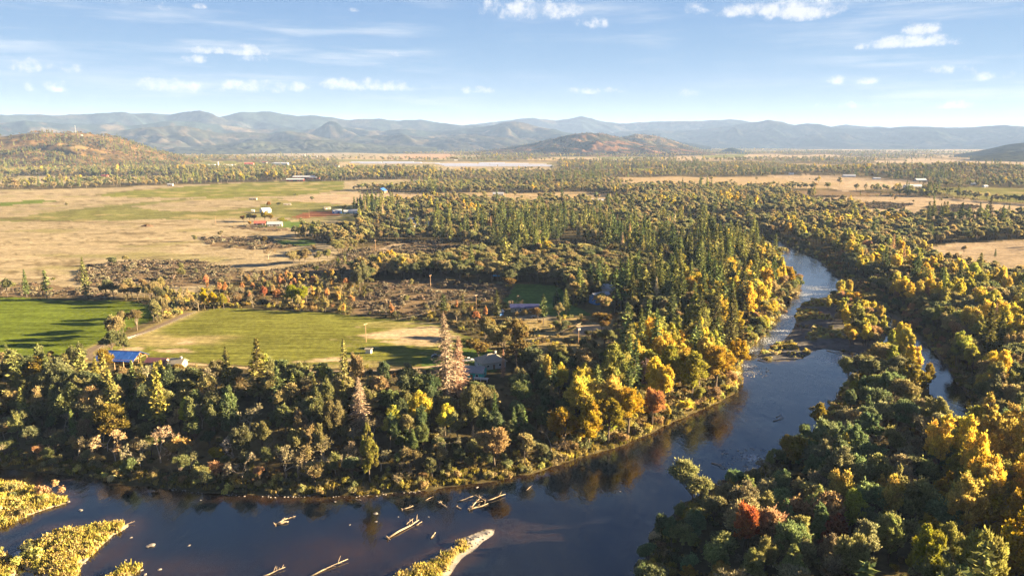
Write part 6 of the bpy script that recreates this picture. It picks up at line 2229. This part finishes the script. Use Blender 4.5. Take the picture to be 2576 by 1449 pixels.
def span(a, b_, off, sag, label):
    (pa, ra), (pb, rb) = a, b_
    oa = Vector((math.cos(ra) * off, math.sin(ra) * off, .35))
    ob = Vector((math.cos(rb) * off, math.sin(rb) * off, .35))
    s, e = pa + oa, pb + ob
    pts = []
    for i in range(15):
        u = i / 14
        p = s.lerp(e, u)
        p.z -= sag * 4 * u * (1 - u)
        pts.append(tuple(p))
    o = MB().tube(pts, .016, 4).build('power_cable', B['wire'])
    tag(o, label, 'cable', 'overhead cables')


span(P1, P2, -1.15, 3.0, 'lower left overhead cable crossing the green field to the brush')
span(P1, P2, 1.15, 3.0, 'upper right overhead cable crossing the green field to the brush')
span(P4, P3, -1.15, 2.0, 'left overhead cable from the tan tree up to the transformer pole')
span(P4, P3, 1.15, 2.0, 'right overhead cable from the tan tree up to the transformer pole')
span(P2, P5, -1.15, 2.0, 'left overhead cable over the middle brown brush')
span(P2, P5, 1.15, 2.0, 'right overhead cable over the middle brown brush')


# ---------------------------------------------------------------- driftwood and boulders in the river
def log(v0, v1, r, label, roots=True, branches=2, seed=0, lift=.15, stub=.5):
    rg = np.random.default_rng(seed)
    a = Vector((*G(*v0, ZW), ZW + lift))
    b_ = Vector((*G(*v1, ZW), ZW + lift + rg.uniform(.0, .5)))
    L = (b_ - a).length
    r = r * .72
    t = thing('driftwood_log', label, 'driftwood', tuple(a), 0, 'driftwood stranded in the river')
    d = b_ - a
    side0 = d.normalized().cross(Vector((0, 0, 1)))
    pts = [Vector((0, 0, 0)), d * .35 + side0 * rg.normal(0, .035) * L + Vector((0, 0, rg.normal(0, .06) * r * 4)), d * .7 + Vector((rg.normal(0, .01) * L, 0, rg.normal(0, .1) * r * 3)), d]
    MB().tube([tuple(p) for p in pts], [r, r * .85, r * .65, r * .3], 7).build('stem', M['driftwood'], t, True)
    dn_ = d.normalized()
    side = dn_.cross(Vector((0, 0, 1)))
    if roots:
        m = MB()
        for k in range(7):
            a_ = 6.283 * k / 7 + rg.uniform(-.3, .3)
            q = (side * math.cos(a_) + Vector((0, 0, 1)) * max(math.sin(a_), -.25)) * r * rg.uniform(2.2, 4.5) - dn_ * r * rg.uniform(0, 2)
            m.tube([(0, 0, 0), tuple(q * .5 + Vector((0, 0, .1))), tuple(q)], [r * .6, r * .35, r * .08], 5)
        m.build('root_wad', M['driftwood'], t, True)
    for k in range(branches + 2):
        u = rg.uniform(.45, .95)
        s_ = d * u
        q = s_ + (dn_ * rg.uniform(.3, 1) + side * rg.choice([-1, 1]) * rg.uniform(.4, 1) + Vector((0, 0, rg.uniform(.1, .7)))) * L * rg.uniform(.10, .22)
        MB().tube([tuple(s_), tuple((s_ + q) / 2 + Vector((0, 0, .1))), tuple(q)], [r * .4, r * .28, r * .06], 5).build('branch', M['driftwood'], t, True)
    return t


log((692, 1320), (724, 1306), .38, 'thick driftwood trunk with root end stranded left of mid-river', True, 3, 1)
log((700, 1318), (726, 1314), .55, 'broad pale driftwood slab lying against the left mid-river trunk', False, 0, 2)
log((724, 1306), (744, 1299), .16, 'thin forked driftwood reaching out of the left mid-river trunk', False, 3, 3)
log((976, 1354), (1054, 1312), .42, 'long driftwood trunk with torn roots in mid-river', True, 2, 4)
log((1022, 1320), (1040, 1308), .18, 'short driftwood pole above the long mid-river trunk', False, 0, 5)
log((1044, 1322), (1062, 1315), .22, 'short driftwood pole right of the long mid-river trunk', False, 0, 6)
log((1084, 1354), (1096, 1342), .28, 'lone short driftwood chunk between trunk and gravel bar', False, 0, 7)
log((1180, 1283), (1228, 1268), .36, 'lower trunk of the log jam', True, 2, 8)
log((1150, 1262), (1195, 1250), .24, 'left pole reaching out of the log jam', False, 1, 9)
log((1186, 1280), (1210, 1256), .30, 'crossed root-ended trunk in the middle of the log jam', True, 4, 10, .5)
log((1196, 1250), (1222, 1264), .24, 'trunk slanting down across the log jam', False, 3, 11, .6)
log((1220, 1263), (1272, 1246), .30, 'longest pole sticking out right of the log jam', False, 1, 12, .4)
log((1190, 1270), (1214, 1266), .26, 'grey trunk tangled low inside the log jam', True, 3, 13, .4)
log((778, 1452), (876, 1410), .30, 'long straight pale log at the bottom of the picture', False, 2, 14)
log((655, 1452), (718, 1430), .26, 'branched pale log at the bottom left of the long straight one', False, 4, 15)
log((1324, 1234), (1338, 1224), .16, 'small driftwood stick floating off the sunlit bank', False, 0, 16)
log((1012, 1282), (1040, 1276), .30, 'low driftwood tangle left of the log jam', True, 3, 17)
log((1070, 1260), (1090, 1251), .18, 'bent driftwood branch above the low tangle', False, 1, 18)
log((1108, 1266), (1124, 1278), .34, 'rooty driftwood stump left of the log jam', True, 1, 19)
log((1150, 1276), (1160, 1281), .22, 'small driftwood stub just left of the log jam', True, 0, 20)
log((895, 1256), (908, 1262), .18, 'small driftwood stick near the shaded shore', False, 1, 21)
log((1905, 906), (1930, 911), .35, 'pale log stranded at the tip of the gravel island', False, 1, 22)
log((2080, 882), (2120, 892), .25, 'thin grey log on the lower side of the gravel island', False, 1, 23)
log((1945, 1060), (1972, 1052), .22, 'dark snag lying in the wide pool', False, 2, 24)
log((1952, 1050), (1966, 1044), .16, 'smaller dark snag above the one in the wide pool', False, 2, 25)
log((1790, 1165), (1825, 1180), .22, 'grey log on the right-hand riffle', False, 1, 26)
log((1960, 1250), (2010, 1285), .28, 'grey log on the right-hand gravel spit', False, 1, 27)
log((310, 1322), (340, 1315), .14, 'thin pale stick off the tip of the larger islet', False, 0, 28)

ROCKS = [(945, 1292, .9, 'yellowish rock below the stony shore'), (505, 1222 + 36, .5, 'small rock off the dark bank'), (381, 1372, 1.2, 'pale rock right of the larger islet'), (372, 1374, .8, 'bluish rock beside the pale one right of the islet'),
         (402, 1432, .6, 'rock near the bottom left shallows'), (318, 1436, .8, 'large white stone near the bottom left'), (356, 1434, .55, 'white stone right of the large white one'), (316, 1408, .4, 'little white stone between islets'),
         (215, 1408, .9, 'white stone at the lower side of the islet'), (203, 1283, .8, 'pinkish rock off the tip of the left spit'), (476, 1372, .55, 'single tan rock in the dark river'), (946, 1312, .5, 'tan rock under the narrow tree reflection'),
         (1002, 1300, .35, 'tiny tan rock left of the long trunk'), (1560, 1236, .35, 'small white rock in the open dark water'), (365, 1445, .6, 'brown rock at the bottom by the olive islet'), (255, 1445, .6, 'pale rock at the bottom edge'),
         (172, 1262, .8, 'pale rock at the tip of the left spit'), (330, 1352, .5, 'stone at the flank of the larger islet'), (843, 1262, .5, 'tan stone by the shaded shore'), (1200, 1226, .6, 'pale rock at the sunlit shore'), (1078, 1300, .35, 'little rock right of the tan rocks'), (880, 1320, .4, 'little rock in the dark midstream')]


def rock_mesh(seed):
    rg = np.random.default_rng(seed)
    m = MB()
    nn = 9
    vs = [(0, 0, -.5)]
    for j in range(1, 5):
        ph_ = math.pi * j / 5
        for i in range(nn):
            a_ = 6.283 * (i + .5 * (j % 2)) / nn
            k_ = 1 + rg.uniform(-.22, .22)
            vs.append((math.sin(ph_) * math.cos(a_) * k_, math.sin(ph_) * math.sin(a_) * k_ * .8, -.55 * math.cos(ph_) * k_))
    vs.append((0, 0, .52))
    fs = []
    for i in range(nn):
        fs.append((0, 1 + (i + 1) % nn, 1 + i))
        fs.append((len(vs) - 1, 1 + 3 * nn + i, 1 + 3 * nn + (i + 1) % nn))
        for j in range(3):
            fs.append((1 + j * nn + i, 1 + j * nn + (i + 1) % nn, 1 + (j + 1) * nn + (i + 1) % nn, 1 + (j + 1) * nn + i))
    return m.add(vs, fs).mesh('rock', M['stone'])


RM = [rock_mesh(900 + i) for i in range(5)]
for i, (vx, vy, s, lb) in enumerate(ROCKS):
    x, y = G(vx, vy, ZW)
    o = obj('rock', RM[i % 5])
    o.location = (x, y, ZW + .12 * s)
    s *= .75
    o.scale = (s * 1.25, s, s * .62)
    o.rotation_euler = (0, 0, i * 1.7)
    tag(o, lb, 'rock', 'rocks in the river')
# cobbles along the shaded shore, the spit tips and the gravel bars
fr_ = Form()
fr_.joint = RM[0]
fr2_ = Form()
fr2_.joint = RM[2]
sx_, sy_ = scatter(120, 420, .9, -40, 42, False)
ss_ = shore_sd(sx_, sy_)
isl6 = inside(sx_, sy_, ISLANDS['gravel_bar'])
anyi = np.zeros(sx_.shape, bool)
for p in ISLANDS.values():
    anyi |= inside(sx_, sy_, p)
vx_, vy_, _ = VPROJ(sx_, sy_, np.full(sx_.shape, ZW))
bankst = (ss_ > -1.2) & (ss_ < .6) & (vx_ > 420) & (vx_ < 1060) & (vy_ > 1200) & (vy_ < 1265) & (fbm(sx_ / 5, sy_ / 5, 77, 2) > .48)
riff = (((vx_ - 1870) / 70) ** 2 + ((vy_ - 1155) / 34) ** 2 < 1) & (RNG.random(len(sx_)) < .22)
riff2 = (((vx_ - 1900) / 40) ** 2 + ((vy_ - 935) / 16) ** 2 < 1) & (RNG.random(len(sx_)) < .3)
okk = (bankst & (RNG.random(len(sx_)) < .8)) | (anyi & ~isl6 & (ss_ > -1.0) & (ss_ < 1.0) & (RNG.random(len(sx_)) < .45)) | (isl6 & ((ss_ < 2.4) | (np.hypot(sx_ - tip[0], sy_ - tip[1]) < 11)) & (RNG.random(len(sx_)) < .4)) | riff | riff2
sx_, sy_, ss_ = sx_[okk], sy_[okk], ss_[okk]
n_ = len(sx_)
zz_ = np.maximum(height(sx_, sy_, ss_), ZW - .02)
sc_ = RNG.uniform(.10, .38, n_)
cols_ = np.repeat(np.array([[.5, .45, .4]]), n_, 0)
o = gn_scatter('shore_stones', [fr_, fr2_], np.stack([sx_, sy_, zz_ + .02], 1), np.stack([np.zeros(n_), np.zeros(n_), RNG.uniform(0, 6.28, n_)], 1), np.stack([sc_ * 1.2, sc_, sc_], 1), RNG.integers(0, 2, n_), cols_)
o['label'], o['category'] = 'pale cobbles along the shores and gravel bars', 'stones'
# ---------------------------------------------------------------- haze over the whole valley
mh, t, out = mat_new('haze_air')
pv = t.new('ShaderNodeVolumePrincipled')
pv.inputs['Color'].default_value = (0.38, 0.56, 1.0, 1)
pv.inputs['Density'].default_value = 3.3e-5
pv.inputs['Anisotropy'].default_value = 0.0
t.l.new(pv.outputs[0], out.inputs['Volume'])
hb = MB().box(-23000, 23000, -23000, 23000, -14, 640)
haze = hb.build('haze', mh)
haze['kind'] = 'stuff'
